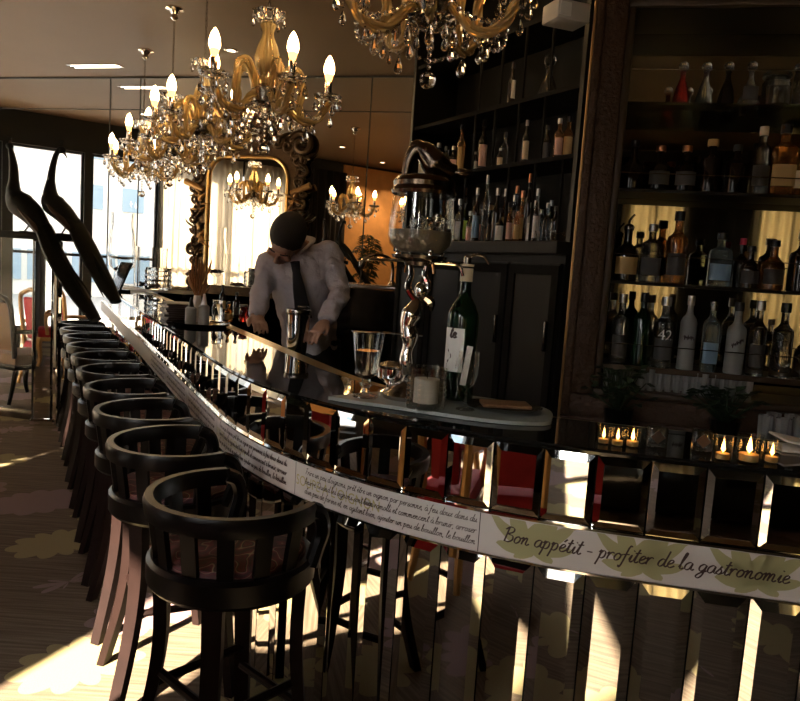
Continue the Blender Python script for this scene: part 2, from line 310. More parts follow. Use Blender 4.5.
# slot diffuser, downlights
def ceilpt(px, py): return onz(px, py, CEIL)
p = ceilpt(95, 65.5)
t = thing('ceiling_slot_light', 'long narrow lit slot in the brown ceiling near the back mirror', 'ceiling light', (p.x, p.y, CEIL), BANG)
MB().box((0, 0, -.006), (.75, .16, .012), bev=.004).build('frame', M['chrome'], t); 
for dy in (-.04, .04): MB().box((0, dy, -.014), (.66, .014, .006)).build('lamp_strip', M['slot'], t)
for px, py, lb in ((231, 50, 'recessed ceiling spotlight behind the middle chandelier'), (183, 8, None)):
    if lb is None: continue
    p = ceilpt(px, py); t = thing('ceiling_spotlight', lb, 'ceiling light', (p.x, p.y, CEIL))
    MB().lathe([(.075, 0), (.08, -.006), (.06, -.012), (.055, -.004), (.0, -.004)], 20).build('trim_ring', M['chrome'], t); MB().lathe([(.0, -.006), (.045, -.006), (.045, -.009), (0, -.009)], 16).build('lens', M['downlight'], t)
for s, o, lb in ((2.5, 1.6, 'recessed spotlight in the ceiling by the clear windows'), (-1.2, 1.8, 'recessed spotlight in the ceiling by the dark drape')):
    p = LW(s, CEIL, o); t = thing('ceiling_spotlight', lb, 'ceiling light', p)
    MB().lathe([(.075, 0), (.08, -.006), (.06, -.012), (.055, -.004), (.0, -.004)], 20).build('trim_ring', M['chrome'], t); MB().lathe([(.0, -.006), (.045, -.006), (.045, -.009), (0, -.009)], 16).build('lens', M['downlight'], t)
for s in (-2.75, -3.45):  # added fill lamps, only there to brighten the timber wall
    p = LW(s, CEIL, .85); t = thing('ceiling_spotlight', 'added spotlight that brightens the timber wall, ' + ('nearer the drape' if s > -3 else 'nearer the sunny windows'), 'ceiling light', p)
    MB().lathe([(.075, 0), (.08, -.006), (.06, -.012), (.055, -.004), (.0, -.004)], 20).build('trim_ring', M['chrome'], t); MB().lathe([(.0, -.006), (.045, -.006), (.045, -.009), (0, -.009)], 16).build('lens', M['downlight'], t)
    ld = bpy.data.lights.new('timber_fill_spot', 'SPOT'); ld.energy = 90; ld.spot_size = 1.3; ld.spot_blend = .6; ld.color = (1, .72, .42); ld.shadow_soft_size = .05
    lo_ = bpy.data.objects.new('timber_fill_spot', ld); COL.objects.link(lo_); lo_.parent = t; lo_.location = (0, 0, -.03); lo_.rotation_euler = (LW(s, 2.2, .04) - p).to_track_quat('-Z', 'Y').to_euler()
# street and building opposite
struct(MB().box(LW(-4, -.25, -17), (60, 33, .1), RL).build('street', M['street'], smooth=False))
bd = thing('office_building', 'pale stone office building with blue glass windows across the street', 'building', LW(0, 0, -15), AANG)
MB().box((2, 1.0, 3.2), (56, 2, 6.8)).build('facade', M['stone'], bd, smooth=False)
k = 0
for i in range(-13, 17):
    for z, h in ((.9, 1.1), (3.55, .9), (5.3, .7)):
        if (i * 7 + int(z * 3)) % 5 == 2 and z > 3: continue
        MB().box((i * 1.5, -.02, z), (.8 if z > 2 else 1.3, .12, h)).build('window', M['bluewin'], bd, smooth=False); k += 1
# ------------------------------------------------------------------ sun, sky
W = bpy.data.worlds.new('world'); S.world = W; W.use_nodes = True; nt = W.node_tree; nt.nodes.clear()
sky = nt.nodes.new('ShaderNodeTexSky'); sky.sky_type = 'NISHITA'; sky.sun_disc = False; sky.sun_elevation = math.radians(34); sky.sun_rotation = math.radians(200); sky.air_density = 1.; sky.dust_density = 3.
bg = nt.nodes.new('ShaderNodeBackground'); bg.inputs[1].default_value = 1.1
wo = nt.nodes.new('ShaderNodeOutputWorld'); hs = nt.nodes.new('ShaderNodeHueSaturation'); hs.inputs['Saturation'].default_value = .3; nt.links.new(sky.outputs[0], hs.inputs['Color']); nt.links.new(hs.outputs[0], bg.inputs[0]); nt.links.new(bg.outputs[0], wo.inputs[0])
sl = bpy.data.lights.new('sun', 'SUN'); sl.energy = 80; sl.angle = math.radians(.7); sl.color = (1, .86, .66)
so = bpy.data.objects.new('sun', sl); COL.objects.link(so)
yaw = math.radians(21); el = math.radians(29.5); dv = Vector((math.sin(yaw) * math.cos(el), math.cos(yaw) * math.cos(el), -math.sin(el)))
so.rotation_euler = dv.to_track_quat('-Z', 'Y').to_euler()
S.view_settings.view_transform = 'Standard'; S.view_settings.look = 'None'; S.view_settings.gamma = 1; S.view_settings.exposure = .12; S.view_settings.use_curve_mapping = False
cy_ = S.cycles; cy_.use_denoising = True; cy_.max_bounces = 12; cy_.glossy_bounces = 7; cy_.transmission_bounces = 10; cy_.transparent_max_bounces = 16; cy_.diffuse_bounces = 3
cy_.caustics_reflective = False; cy_.caustics_refractive = False; cy_.sample_clamp_indirect = 4; cy_.sample_clamp_direct = 0; cy_.blur_glossy = .3
# ------------------------------------------------------------------ bar path
PA = Vector((-3.94, 9.43, 0)); K = Vector((-.257, 1.96, 0)); P0 = Vector((-.71, 2.876, 0)); BD = Vector((.98, -.195, 0)).normalized(); P2 = K + BD * .9
pts = [PA + (P0 - PA) * (i / 60) for i in range(60)]
pts += [P0 * (1 - t) ** 2 + K * 2 * t * (1 - t) + P2 * t * t for t in [i / 40 for i in range(40)]]
pts += [P2 + BD * (1.75 * i / 14) for i in range(15)]
cum = [0.]
for a, b in zip(pts, pts[1:]): cum.append(cum[-1] + (b - a).length)
LEN = cum[-1]
def bar(s):
    s = min(max(s, 0), LEN - 1e-6); lo = 0
    import bisect
    i = min(len(cum) - 2, bisect.bisect_right(cum, s) - 1); t = (s - cum[i]) / (cum[i + 1] - cum[i])
    def tn(j):
        d = pts[min(len(pts) - 1, j + 1)] - pts[max(0, j - 1)]; return d.normalized()
    T = (tn(i) * (1 - t) + tn(i + 1) * t).normalized(); return pts[i].lerp(pts[i + 1], t), T, Vector((T.y, -T.x, 0))
def bsurf(s, z, off=0.):
    P, T, N = bar(s); return Vector((P.x + N.x * off, P.y + N.y * off, z))
def project(p):
    d = Vector(p) - Vector((0, 0, H)); z = d.dot(FW); a = F * d.x / z; b = F * d.dot(UP) / z
    return (400 + a * CR + b * SR, 350.5 - (-a * SR + b * CR))
def s_at(px, z):
    lo, hi = 0., LEN
    for _ in range(40):
        md = (lo + hi) / 2
        if project(bsurf(md, z))[0] < px: lo = md
        else: hi = md
    return lo
def brange(s0, s1, n): return [bar(s0 + (s1 - s0) * i / n) for i in range(n + 1)]
full = [bar(0)] + [bar(s) for s in [6.8 * i / 20 for i in range(1, 20)]] + [bar(6.8 + (LEN - 6.8) * i / 70) for i in range(71)]
BARZ = 1.085
bc = thing('bar_counter', 'long mirror-panelled bar counter with black glass top curving round to the right', 'bar counter', (0, 0, 0))
MB().sweep(full, [(-.022, .03), (-.022, 1.068), (-.36, 1.068), (-.36, .03)]).build('body', M['blackmatte'], bc, smooth=False)
MB().sweep(full, [(.006, 1.071), (.008, 1.078), (.004, BARZ), (-.37, BARZ), (-.37, 1.068), (.002, 1.068)]).build('counter_top', M['blackglass'], bc)
MB().sweep(full, [(.012, .760), (.014, .762), (.014, .871), (.012, .873), (-.02, .873), (-.02, .760)]).build('print_band', M['bone'], bc)
for z in (.875, .757): MB().sweep(full, [(.016, z - .003), (.016, z + .003), (-.01, z + .003), (-.01, z - .003)]).build('chrome_bead', M['chrome'], bc)
# worktop behind, lower, with a brass bar rail
MB().sweep(full, [(-.375, 1.05), (-.375, 1.075), (-.415, 1.075), (-.415, 1.05)]).build('brass_rail', M['brass'], bc, smooth=False)
MB().sweep(full, [(-.43, 1.03), (-.43, 1.062), (-.50, 1.062), (-.50, 1.03)]).build('drip_grille', M['brass'], bc, smooth=False)
MB().sweep(full, [(-.365, .93), (-.365, 1.0), (-.66, 1.0), (-.66, .93)]).build('work_ledge', M['black'], bc, smooth=False)
MB().sweep(full, [(-.42, .0), (-.42, .93), (-.60, .93), (-.60, .0)]).build('back_carcass', M['blackmatte'], bc, smooth=False)
MB().sweep(full, [(-.05, .0), (-.05, .03), (-.36, .03), (-.36, .0)]).build('plinth', M['blackmatte'], bc, smooth=False)
PIT = .1335; sj = s_at(598, 1.08) % PIT
def panel(s0, s1, z0, z1, front, inset, depth):
    g = .0022; a = bsurf(s0 + g, 0, front); b = bsurf(s1 - g, 0, front); T = (b - a).normalized(); N = Vector((T.y, -T.x, 0)); w = (b - a).length
    def P(x, z, d): return a + T * x + N * d + Vector((0, 0, z))
    ix, iz = inset
    o_ = [P(0, z0, 0), P(w, z0, 0), P(w, z1, 0), P(0, z1, 0)]; i_ = [P(ix, z0 + iz, depth), P(w - ix, z0 + iz, depth), P(w - ix, z1 - iz, depth), P(ix, z1 - iz, depth)]; k_ = [p - N * .012 for p in o_]
    mb = MB().add(o_ + i_ + k_, [(4, 5, 6, 7), (0, 1, 5, 4), (1, 2, 6, 5), (2, 3, 7, 6), (3, 0, 4, 7), (0, 8, 9, 1), (1, 9, 10, 2), (2, 10, 11, 3), (3, 11, 8, 0), (11, 10, 9, 8)])
    return mb
s = sj; np_ = 0
while s + PIT < LEN:
    panel(s, s + PIT, .879, 1.066, -.004, (.017, .02), .0048).build('mirror_panel', M['mirror'], bc, smooth=False)
    if s > 1.0:
        panel(s, s + PIT, .035, .752, -.006, (.026, .03), .0085).build('mirror_strip', M['mirror'], bc, smooth=False)
    s += PIT; np_ += 1
MB().sweep(brange(0, 1.1, 6), [(-.004, .035), (-.004, .752), (-.02, .752), (-.02, .035)]).build('end_strip', M['mirror'], bc, smooth=False)
# ------------------------------------------------------------------ handwriting on the band: pen strokes, baseline 0, x-height .5
G = {
'a': (.50, [[(.44, .44), (.30, .50), (.12, .36), (.08, .12), (.20, .0), (.36, .12), (.46, .46), (.42, .12), (.50, .02), (.60, .10)]]),
'b': (.48, [[(.02, .08), (.14, .55), (.26, 1.0), (.22, 1.08), (.14, .85), (.10, .2), (.16, .02), (.32, .06), (.40, .30), (.32, .46), (.16, .36)], [(.34, .4), (.50, .40)]]),
'c': (.40, [[(.38, .40), (.28, .50), (.12, .36), (.08, .14), (.18, .0), (.34, .04), (.46, .14)]]),
'd': (.52, [[(.42, .42), (.28, .50), (.12, .34), (.08, .10), (.20, .0), (.36, .14), (.48, .6), (.56, 1.05)], [(.46, .5), (.42, .12), (.50, .0), (.60, .10)]]),
'e': (.40, [[(.06, .18), (.24, .26), (.36, .40), (.28, .50), (.14, .40), (.08, .16), (.18, .0), (.34, .04), (.46, .14)]]),
'f': (.36, [[(.44, .98), (.36, 1.06), (.26, .85), (.16, .2), (.06, -.30), (-.04, -.42), (-.06, -.28)], [(.04, .44), (.40, .48)]]),
'g': (.48, [[(.44, .42), (.30, .50), (.12, .36), (.10, .14), (.22, .04), (.38, .18), (.46, .46), (.34, -.20), (.16, -.42), (.02, -.32), (.18, -.10), (.54, .10)]]),
'h': (.52, [[(.04, .0), (.16, .55), (.28, 1.05)], [(.06, .10), (.24, .42), (.38, .46), (.36, .20), (.40, .0), (.54, .10)]]),
'i': (.26, [[(.06, .14), (.18, .48), (.12, .10), (.18, .0), (.30, .10)], [(.23, .72), (.26, .78)]]),
'j': (.26, [[(.18, .48), (.08, -.20), (-.06, -.42), (-.14, -.30)], [(.23, .72), (.26, .78)]]),
'l': (.28, [[(.04, .10), (.20, .60), (.32, 1.02), (.24, 1.06), (.14, .6), (.10, .12), (.18, .0), (.32, .10)]]),
'm': (.72, [[(.02, .40), (.12, .48), (.06, .0)], [(.08, .16), (.22, .46), (.32, .46), (.28, .0)], [(.30, .16), (.44, .46), (.56, .44), (.52, .08), (.60, .0), (.74, .10)]]),
'n': (.50, [[(.02, .40), (.12, .48), (.06, .0)], [(.08, .16), (.22, .44), (.34, .46), (.30, .08), (.38, .0), (.52, .10)]]),
'o': (.46, [[(.30, .48), (.14, .40), (.06, .16), (.16, .0), (.34, .10), (.40, .34), (.28, .49), (.36, .38), (.50, .42)]]),
'p': (.48, [[(.04, .36), (.16, .52), (.08, -.05), (-.02, -.48)], [(.09, .20), (.24, .48), (.40, .42), (.38, .14), (.24, .0), (.10, .06)]]),
'q': (.48, [[(.44, .42), (.30, .50), (.12, .36), (.10, .12), (.22, .02), (.38, .16), (.46, .46), (.34, -.40), (.44, -.2)]]),
'r': (.38, [[(.02, .34), (.12, .46), (.06, .0)], [(.08, .18), (.20, .42), (.34, .48), (.40, .40)]]),
's': (.38, [[(.02, .08), (.18, .32), (.28, .52), (.22, .40), (.32, .18), (.22, .0), (.06, .04)], [(.24, .02), (.44, .12)]]),
't': (.32, [[(.06, .10), (.18, .50), (.28, .90), (.16, .30), (.14, .06), (.22, .0), (.36, .10)], [(.06, .62), (.40, .66)]]),
'u': (.50, [[(.04, .36), (.12, .48), (.08, .14), (.16, .0), (.32, .16), (.42, .48), (.38, .10), (.44, .0), (.56, .10)]]),
'v': (.44, [[(.02, .40), (.10, .48), (.12, .04), (.20, .0), (.36, .36), (.34, .50), (.46, .46)]]),
'x': (.44, [[(.04, .46), (.16, .40), (.28, .06), (.42, .06)], [(.40, .50), (.06, .0)]]),
'B': (.66, [[(.14, .0), (.20, .5), (.26, 1.0)], [(.06, .84), (.30, 1.04), (.56, .96), (.54, .72), (.26, .54), (.56, .46), (.60, .18), (.36, .0), (.12, .06)]]),
'F': (.54, [[(.12, .0), (.20, .5), (.26, .96)], [(.08, .92), (.3, 1.0), (.60, .98)], [(.14, .52), (.46, .54)]]),
'Q': (.68, [[(.40, 1.0), (.14, .8), (.06, .3), (.22, .0), (.50, .14), (.62, .6), (.44, 1.0)], [(.34, .24), (.66, -.10)]]),
'-': (.44, [[(.06, .28), (.38, .28)]]), ',': (.20, [[(.10, .04), (.04, -.16)]]), '.': (.20, [[(.06, .0), (.10, .05)]]), "'": (.16, [[(.14, 1.0), (.10, .80)]]), ' ': (.26, []),
}
G['é'] = (G['e'][0], G['e'][1] + [[(.24, .66), (.38, .86)]]); G['à'] = (G['a'][0], G['a'][1] + [[(.22, .84), (.32, .66)]])
def pen(text): return sum(G[c][0] * 1.02 for c in text)
def write(mb, text, surf, s0, z0, size, width, sub=3, slant=.12, kx=1.):
    """surf(s, z) -> point on the printed face; strokes become thin ink ribbons"""
    x = 0.
    for ch in text:
        w, strokes = G[ch]
        for st in strokes:
            pl = cat([(p[0] + p[1] * slant, p[1], 0) for p in st], sub) if len(st) > 2 else [Vector((p[0] + p[1] * slant, p[1], 0)) for p in st]
            vs = []; n = len(pl)
            for i, p in enumerate(pl):
                t = (pl[min(n - 1, i + 1)] - pl[max(0, i - 1)]).normalized(); nn = Vector((-t.y, t.x, 0)); hw = width / size * (.34 + .3 * abs(t.dot(Vector((.5, .86, 0)))))
                for sg in (-1, 1):
                    q = p + nn * hw * sg; vs.append(surf(s0 + (x + q.x) * size * kx, z0 + q.y * size))
            mb.add(vs, [(2 * i, 2 * i + 2, 2 * i + 3, 2 * i + 1) for i in range(n - 1)])
        x += w * 1.02
    return x * size * kx
def bfont(text, size):
    cu = bpy.data.curves.new('t', 'FONT'); cu.body = text; cu.size = size; cu.resolution_u = 3; o = bpy.data.objects.new('t', cu); COL.objects.link(o)
    dg = bpy.context.evaluated_depsgraph_get(); me = o.evaluated_get(dg).to_mesh(); v = [x.co.copy() for x in me.vertices]; f = [tuple(p.vertices) for p in me.polygons]
    o.evaluated_get(dg).to_mesh_clear(); bpy.data.objects.remove(o); bpy.data.curves.remove(cu); return v, f
def sf(off): return lambda s, z: bsurf(s, z, off)
zt, zb = .873, .76
s_div = s_at(481, .82); s_bon0 = s_at(504, .83); s_bon1 = s_at(786, .80)
# faded palmettes
fl = None
def petal(cs, cz, ang, ln, w, surf, fl, z_lo=.763, z_hi=.870):
    out = []
    for i in range(13):
        t = i / 12; out.append((t * ln, 1.45 * w * max(0, math.sin(PI * t ** 1.25)) ** .62 * (1 + .07 * math.sin(t * 16))))
    poly = [(x, y) for x, y in out] + [(x, -y * .75) for x, y in reversed(out[1:-1])]
    vs = []
    for x, y in poly:
        bx = x; by = y + .5 * x * x / ln * (1 if math.cos(ang) > 0 else -1)
        s = cs + bx * math.cos(ang) - by * math.sin(ang); z = cz + bx * math.sin(ang) + by * math.cos(ang); vs.append(surf(s, min(z_hi, max(z_lo, z))))
    n = len(out); fs = []
    for i in range(1, n - 1):
        a, b = i, i + 1; c, d = 2 * n - 2 - i, 2 * n - 2 - i - 1
        if i + 1 < n - 1: fs.append((a, b, (2 * n - 2 - (i + 1)) % (2 * n - 2), (2 * n - 2 - i) % (2 * n - 2)))
    fs.append((0, 1, 2 * n - 3)); fs.append((n - 2, n - 1, n)); fl.add(vs, fs)
pitch = (s_at(748, .81) - s_at(528, .83)) / 2
for k in range(4):
    fl = MB(); c = s_at(535, .83) + k * pitch; sfc = sf(.0146 + .0)
    for a, l, w in ((95, .055, .017), (150, .085, .019), (35, .082, .019), (178, .10, .014), (8, .095, .014), (215, .075, .015), (330, .075, .015), (250, .05, .012), (292, .05, .012)):
        petal(c, .812, math.radians(a), l * 1.2, w * 1.1, sfc, fl)
    fl.build('palmette_print', M['olive'], bc, smooth=False)
tx = MB(); T1 = 'Bon appétit - profiter de la gastronomie'; sz = (s_bon1 - s_bon0) / pen(T1) / 1.0
K1 = .040; write(tx, T1, sf(.0156), s_bon0, .806, K1, .0033, 4, .18, (s_bon1 - s_bon0) / (pen(T1) * K1))
o = tx.build('handwritten_motto', M['ink'], bc, smooth=False); o['label'] = 'dark brown handwritten motto on the band'
R1 = ["Frire un peu d'oignons, prêt être un oignon par personne, à feu doux dans du".replace('ê', 'é'), 'beurre. Quand les oignons sont bien ramolli et commencent à brunir, arroser', "d'un peu de farine et, en agitant bien, ajouter un peu de bouillon, le bouillon"]
wm = MB(); rc = MB()
sr0 = s_at(309, .83); blk = s_at(478, .83) - sr0
def recipe(s0, sub, wide):
    for i, l in enumerate(R1): write(rc, l, sf(.0156), s0, .842 - i * .031, .0205, wide, sub, .2, blk / (pen(l) * .0205))
recipe(sr0, 2, .0017)
for k in range(1, 5): recipe(sr0 - k * (blk + .10), 1, .003)
rc.build('handwritten_recipe', M['ink'], bc, smooth=False)
v, f = bfont("SOUPE À L'OIGNON", .047)
wv = max(p.x for p in v); 
for k in range(0, 5):
    s0 = s_at(300, .82) - k * (blk + .10)
    MB().add([bsurf(s0 + p.x / wv * .36, .80 + p.y, .0148) for p in v], f).build('faded_title_print', M['paleolive'], bc, smooth=False)
sm = MB()
for s in [s_div] + [sr0 - .05 - k * (blk + .10) for k in range(0, 7)]:
    sm.add([bsurf(s - .0012, zb + .002, .0158), bsurf(s + .0012, zb + .002, .0158), bsurf(s + .0012, zt - .002, .0158), bsurf(s - .0012, zt - .002, .0158)], [(0, 1, 2, 3)])
sm.build('band_joint', M['seam'], bc, smooth=False)
# ------------------------------------------------------------------ stools
SR_ = .222
def make_stool():
    t = thing('bar_stool', '', 'bar stool')
    # local: faces +x (the bar); back is -x
    def arc(r, a0, a1, z, n=28): return [Vector((r * math.cos(a0 + (a1 - a0) * i / n), r * math.sin(a0 + (a1 - a0) * i / n), z)) for i in range(n + 1)]
    a0, a1 = math.radians(62), math.radians(298)
    rp = arc(SR_, a0, a1, 0); up = MB(); prof = [(-.010, -.05), (.012, -.05), (.017, -.014), (.012, .0), (-.009, .0), (-.013, -.012)]
    path = [(p, Vector((-p.y, p.x, 0)).normalized(), Vector((p.x, p.y, 0)).normalized()) for p in rp]
    up.sweep(path, [(o, .88 + z) for o, z in prof]).build('top_rail', M['chair'], t)
    # arm fronts sweep down to the seat
    for sg in (1, -1):
        e = Vector((SR_ * math.cos(a0), sg * SR_ * math.sin(a0), .86)); 
        MB().tube(cat([e, e + Vector((.035, -sg * .004, -.02)), e + Vector((.05, -sg * .006, -.07)), e + Vector((.035, -sg * .01, -.12)), e + Vector((.02, -sg * .012, -.165))], 5), .019, 8, flat=1.2).build('arm_front', M['chair'], t)
    # slats
    for i in range(9):
        a = math.radians(80 + 200 * i / 8); c = Vector((math.cos(a), math.sin(a), 0)); R = rotz(a)
        b_ = MB()
        p0, p1 = c * (SR_ - .022), c * (SR_ - .003); z0, z1 = .70, .836
        tt = Vector((-c.y, c.x, 0)); w = .021; dd = .007
        vs = []
        for p, z in ((p0, z0), (p1, z1)):
            for sx, sy in ((-1, -1), (1, -1), (1, 1), (-1, 1)): vs.append(p + tt * w * sx + c * dd * sy + Vector((0, 0, z)))
        b_.add(vs, [(0, 1, 2, 3), (4, 5, 6, 7), (0, 1, 5, 4), (1, 2, 6, 5), (2, 3, 7, 6), (3, 0, 4, 7)]).build('back_slat', M['chair'], t, smooth=False)
    MB().lathe([(.150, .64), (SR_ - .006, .64), (SR_ + .004, .652), (SR_ + .004, .706), (SR_ - .006, .716), (.15, .716)], 36).build('seat_ring', M['chair'], t)
    MB().lathe([(.0, .700), (.185, .700), (.200, .716), (.195, .732), (.16, .744), (.0, .752)], 32).build('seat_pad', M['seat'], t)
    for i, a in enumerate((42, 138, 222, 318)):
        a = math.radians(a); c = Vector((math.cos(a), math.sin(a), 0)); back = i in (1, 2)
        k = .09 if back else .035
        pl = cat([c * .188 + Vector((0, 0, .655)), c * (.186) + Vector((0, 0, .45)), c * (.195 + k * .25) + Vector((0, 0, .25)), c * (.20 + k) + Vector((0, 0, .0))], 5)
        lg = MB(); n = len(pl); vs = []; tt = Vector((-c.y, c.x, 0))
        for j, p in enumerate(pl):
            q = 1 - .25 * j / n
            for sx, sy in ((-1, -1), (1, -1), (1, 1), (-1, 1)): vs.append(p + tt * .026 * q * sx + c * .019 * q * sy)
        fs = [(0, 1, 2, 3), (4 * n - 4, 4 * n - 3, 4 * n - 2, 4 * n - 1)] + [(4 * j + q, 4 * j + (q + 1) % 4, 4 * j + 4 + (q + 1) % 4, 4 * j + 4 + q) for j in range(n - 1) for q in range(4)]
        lg.add(vs, fs).build('leg', M['seatleg'], t, smooth=False)
    for (a, b), z in (((42, 318), .27), ((42, 138), .33), ((222, 318), .33), ((138, 222), .36)):
        a, b = math.radians(a), math.radians(b); r = .19
        MB().tube([Vector((r * math.cos(a), r * math.sin(a), z)), Vector((r * math.cos(b), r * math.sin(b), z))], .013, 8).build('stretcher', M['seatleg'], t)
    return t
st0 = make_stool()
face = math.atan2(AN.y, AN.x)
spots = [(-.422, 1.905, math.radians(48))] + [(-.735 - .2525 * i, 2.425 + .4825 * i, face) for i in range(9)]
wh = ['nearest of the row, at the bend of the bar', 'second of the row from the front', 'third of the row from the front', 'fourth of the row from the front', 'fifth of the row from the front', 'sixth of the row from the front', 'fourth of the row from its far end', 'third of the row from its far end', 'second of the row from its far end', 'farthest of the row, near the mirrored column']
for i, (x, y, r) in enumerate(spots):
    o = st0 if i == 0 else copy_tree(st0)
    o.location = (x, y, 0); o.rotation_euler = (0, 0, r); o['label'] = 'black round-backed bar stool, ' + wh[i]; o['group'] = 'bar stools along the mirrored bar'
# ------------------------------------------------------------------ chandeliers
def drop_mesh(h, r):
    b = MB(); n = 8
    b.lathe([(1e-7, -h), (r * .62, -h * .92), (r, -h * .70), (r * .72, -h * .42), (r * .22, -h * .12), (1e-7, 0)], n); return b
def make_drop(h, r, bead=True):
    b = drop_mesh(h, r)
    b.xf(Matrix.Translation((0, 0, -.03 if bead else 0)))
    if bead: b.lathe([(1e-7, -.028), (.010, -.014), (1e-7, 0)], 6)
    return b.mesh('crystal_drop', M['crystal'], smooth=False)
D_S = make_drop(.048, .013); D_M = make_drop(.07, .018); D_L = make_drop(.085, .022)
def make_chandelier():
    t = thing('chandelier', '', 'chandelier')              # root at the hub
    MB().lathe([(.0, CEIL - 2.6), (.075, CEIL - 2.6), (.082, CEIL - 2.615), (.05, CEIL - 2.625), (.028, CEIL - 2.66), (.034, CEIL - 2.69), (.012, CEIL - 2.71), (0, CEIL - 2.71)], 20, flute=.06, nf=5).build('ceiling_rose', M['chrome'], t)
    ch = MB(); z = .52; k = 0
    while z < CEIL - 2.70:
        pl = [Vector((.008 * math.cos(a) * (1 if k % 2 else 0), .008 * math.cos(a) * (0 if k % 2 else 1), z + .016 * math.sin(a))) for a in [2 * PI * i / 8 for i in range(8)]]
        ch.tube(pl, .0026, 4, closed=True); z += .026; k += 1
    ch.build('chain', M['bronze'], t)
    d = MB().lathe([(.0, .415), (.05, .418), (.09, .45), (.098, .475), (.09, .47), (.045, .43), (0, .425)], 24, flute=.08, nf=8).build('top_dish', M['crystal'], t)
    for i in range(6):
        a = 2 * PI * i / 6; link(D_S, 'crystal_drop', d, (.092 * math.cos(a), .092 * math.sin(a), .465))
    MB().lathe([(.0, .06), (.035, .06), (.042, .09), (.030, .11), (.062, .17), (.070, .22), (.055, .28), (.034, .33), (.030, .36), (.045, .40), (.030, .42), (0, .42)], 24, flute=.09, nf=12).build('glass_baluster', M['amber'], t)
    MB().lathe([(.0, -.075), (.03, -.07), (.075, -.045), (.088, -.01), (.085, .035), (.06, .05), (.03, .065), (0, .065)], 20).build('hub', M['steel'], t)
    MB().lathe([(.0, -.12), (.03, -.115), (.10, -.085), (.115, -.06), (.09, -.065), (.02, -.10), (0, -.1)], 24, flute=.08, nf=8).build('bottom_dish', M['crystal'], t)
    for i in range(10):
        a = 2 * PI * i / 10; link(D_M, 'crystal_drop', t, (.107 * math.cos(a), .107 * math.sin(a), -.07))
    nb = MB()
    for q in range(6): nb.ball((0, 0, -.13 - q * .027), .011, seg=8, ring=6)
    nb.build('bead_strand', M['crystal'], t); MB().ball((0, 0, -.32), .038, seg=10, ring=8).build('crystal_ball', M['crystal'], t, smooth=False)
    Rr = .375; DZ = -.085
    armp = cat([(.07, 0, .0), (.12, 0, -.04), (.19, 0, -.115), (.27, 0, -.125), (.325, 0, -.095), (.36, 0, -.04), (.375, 0, .0)], 5)
    scr = cat([(.075, 0, .03), (.10, 0, .12), (.155, 0, .17), (.205, 0, .13), (.215, 0, .04), (.205, 0, -.05), (.215, 0, -.11)], 5)
    am = MB()
    def rope(mb, path, r, rs, tw):
        fr = frames(path)
        for q in range(3):
            mb.tube([p + u * r * math.cos(tw * i / len(fr) + q * 2.094) + w * r * math.sin(tw * i / len(fr) + q * 2.094) for i, (p, t_, u, w) in enumerate(fr)], rs, 7)
    rope(am, armp, .0125, .0135, 9)
    armm = am.mesh('arm', M['amber']); sc = MB()
    rope(sc, scr, .0125, .0125, 9)
    scm = sc.mesh('scroll', M['amber'])
    bob = MB().lathe([(.0, .085), (.02, .085), (.065, .10), (.083, .128), (.078, .124), (.05, .105), (.02, .098), (0, .098)], 24, c=(Rr, 0, DZ), flute=.09, nf=8).mesh('bobeche', M['crystal'])
    slv = MB().lathe([(.019, .10), (.021, .105), (.021, .205), (.017, .208), (.0, .208)], 14, c=(Rr, 0, DZ)).mesh('candle_sleeve', M['chrome'])
    bn = MB().lathe([(.015, .178), (.022, .20), (.027, .224), (.0, .224)], 14, c=(Rr, 0, DZ + .03)).mesh('bulb_neck', M['bulbneck'])
    bl = MB().lathe([(.0, .222), (.027, .222), (.033, .245), (.031, .272), (.021, .304), (.009, .326), (1e-7, .336)], 14, c=(Rr, 0, DZ + .03)).mesh('bulb', M['bulb'])
    sw = MB(); w1 = []; w2 = []
    for i in range(12):
        u = i / 11; a = u * 2 * PI / 5; r = .33; x, y = r * math.cos(a), r * math.sin(a); sag = -.04 - .10 * (1 - (2 * u - 1) ** 2)
        sw.ball((x, y, sag), .011, seg=6, ring=4); w1.append((x, y, sag))
    for i in range(9):
        u = i / 8; w2.append((.09 + .29 * u, 0.018, -.02 - .16 * math.sin(PI * u) + .05 * u)); sw.ball(w2[-1], .010, seg=6, ring=4)
    sw.tube(w1, .003, 4); sw.tube(w2, .003, 4)
    swm = sw.mesh('bead_swag', M['crystal'], smooth=False)
    for k in range(5):
        a = 2 * PI * k / 5
        o = link(armm, 'arm', t, (0, 0, 0), (0, 0, a))
        for me, nm in ((scm, 'scroll'), (bob, 'bobeche'), (slv, 'candle_sleeve'), (bn, 'bulb_neck'), (bl, 'bulb')): link(me, nm, o)
        for j in range(6):
            b = 2 * PI * j / 6; link(D_M if j % 2 else D_S, 'crystal_drop', o, (Rr + .078 * math.cos(b), .078 * math.sin(b), .118 + DZ))
        link(D_L, 'crystal_drop', o, (.25, 0, -.135)); link(D_M, 'crystal_drop', o, (.395, 0, -.05)); link(D_M, 'crystal_drop', o, (.16, 0, -.10)); link(D_S, 'crystal_drop', o, (.30, .02, -.12))
        link(swm, 'bead_swag', t, (0, 0, 0), (0, 0, a))
    return t
ch0 = make_chandelier()
CH = [(431, 30, 3.3, 20, 'largest crystal chandelier, cut by the top edge above the drink fountain'),
      (266, 85, 4.45, 57, 'crystal chandelier with five lit candle bulbs, hanging above the bartender'),
      (203, 120, 5.6, 110, 'crystal chandelier in front of the gilt mirror top, just left behind the middle one'),
      (171, 130, 6.8, 30, 'second chandelier from the far end, hung from the larger ceiling rose'),
      (143, 146, 8.2, 55, 'farthest chandelier, leftmost of the row, its candle before the bright window')]
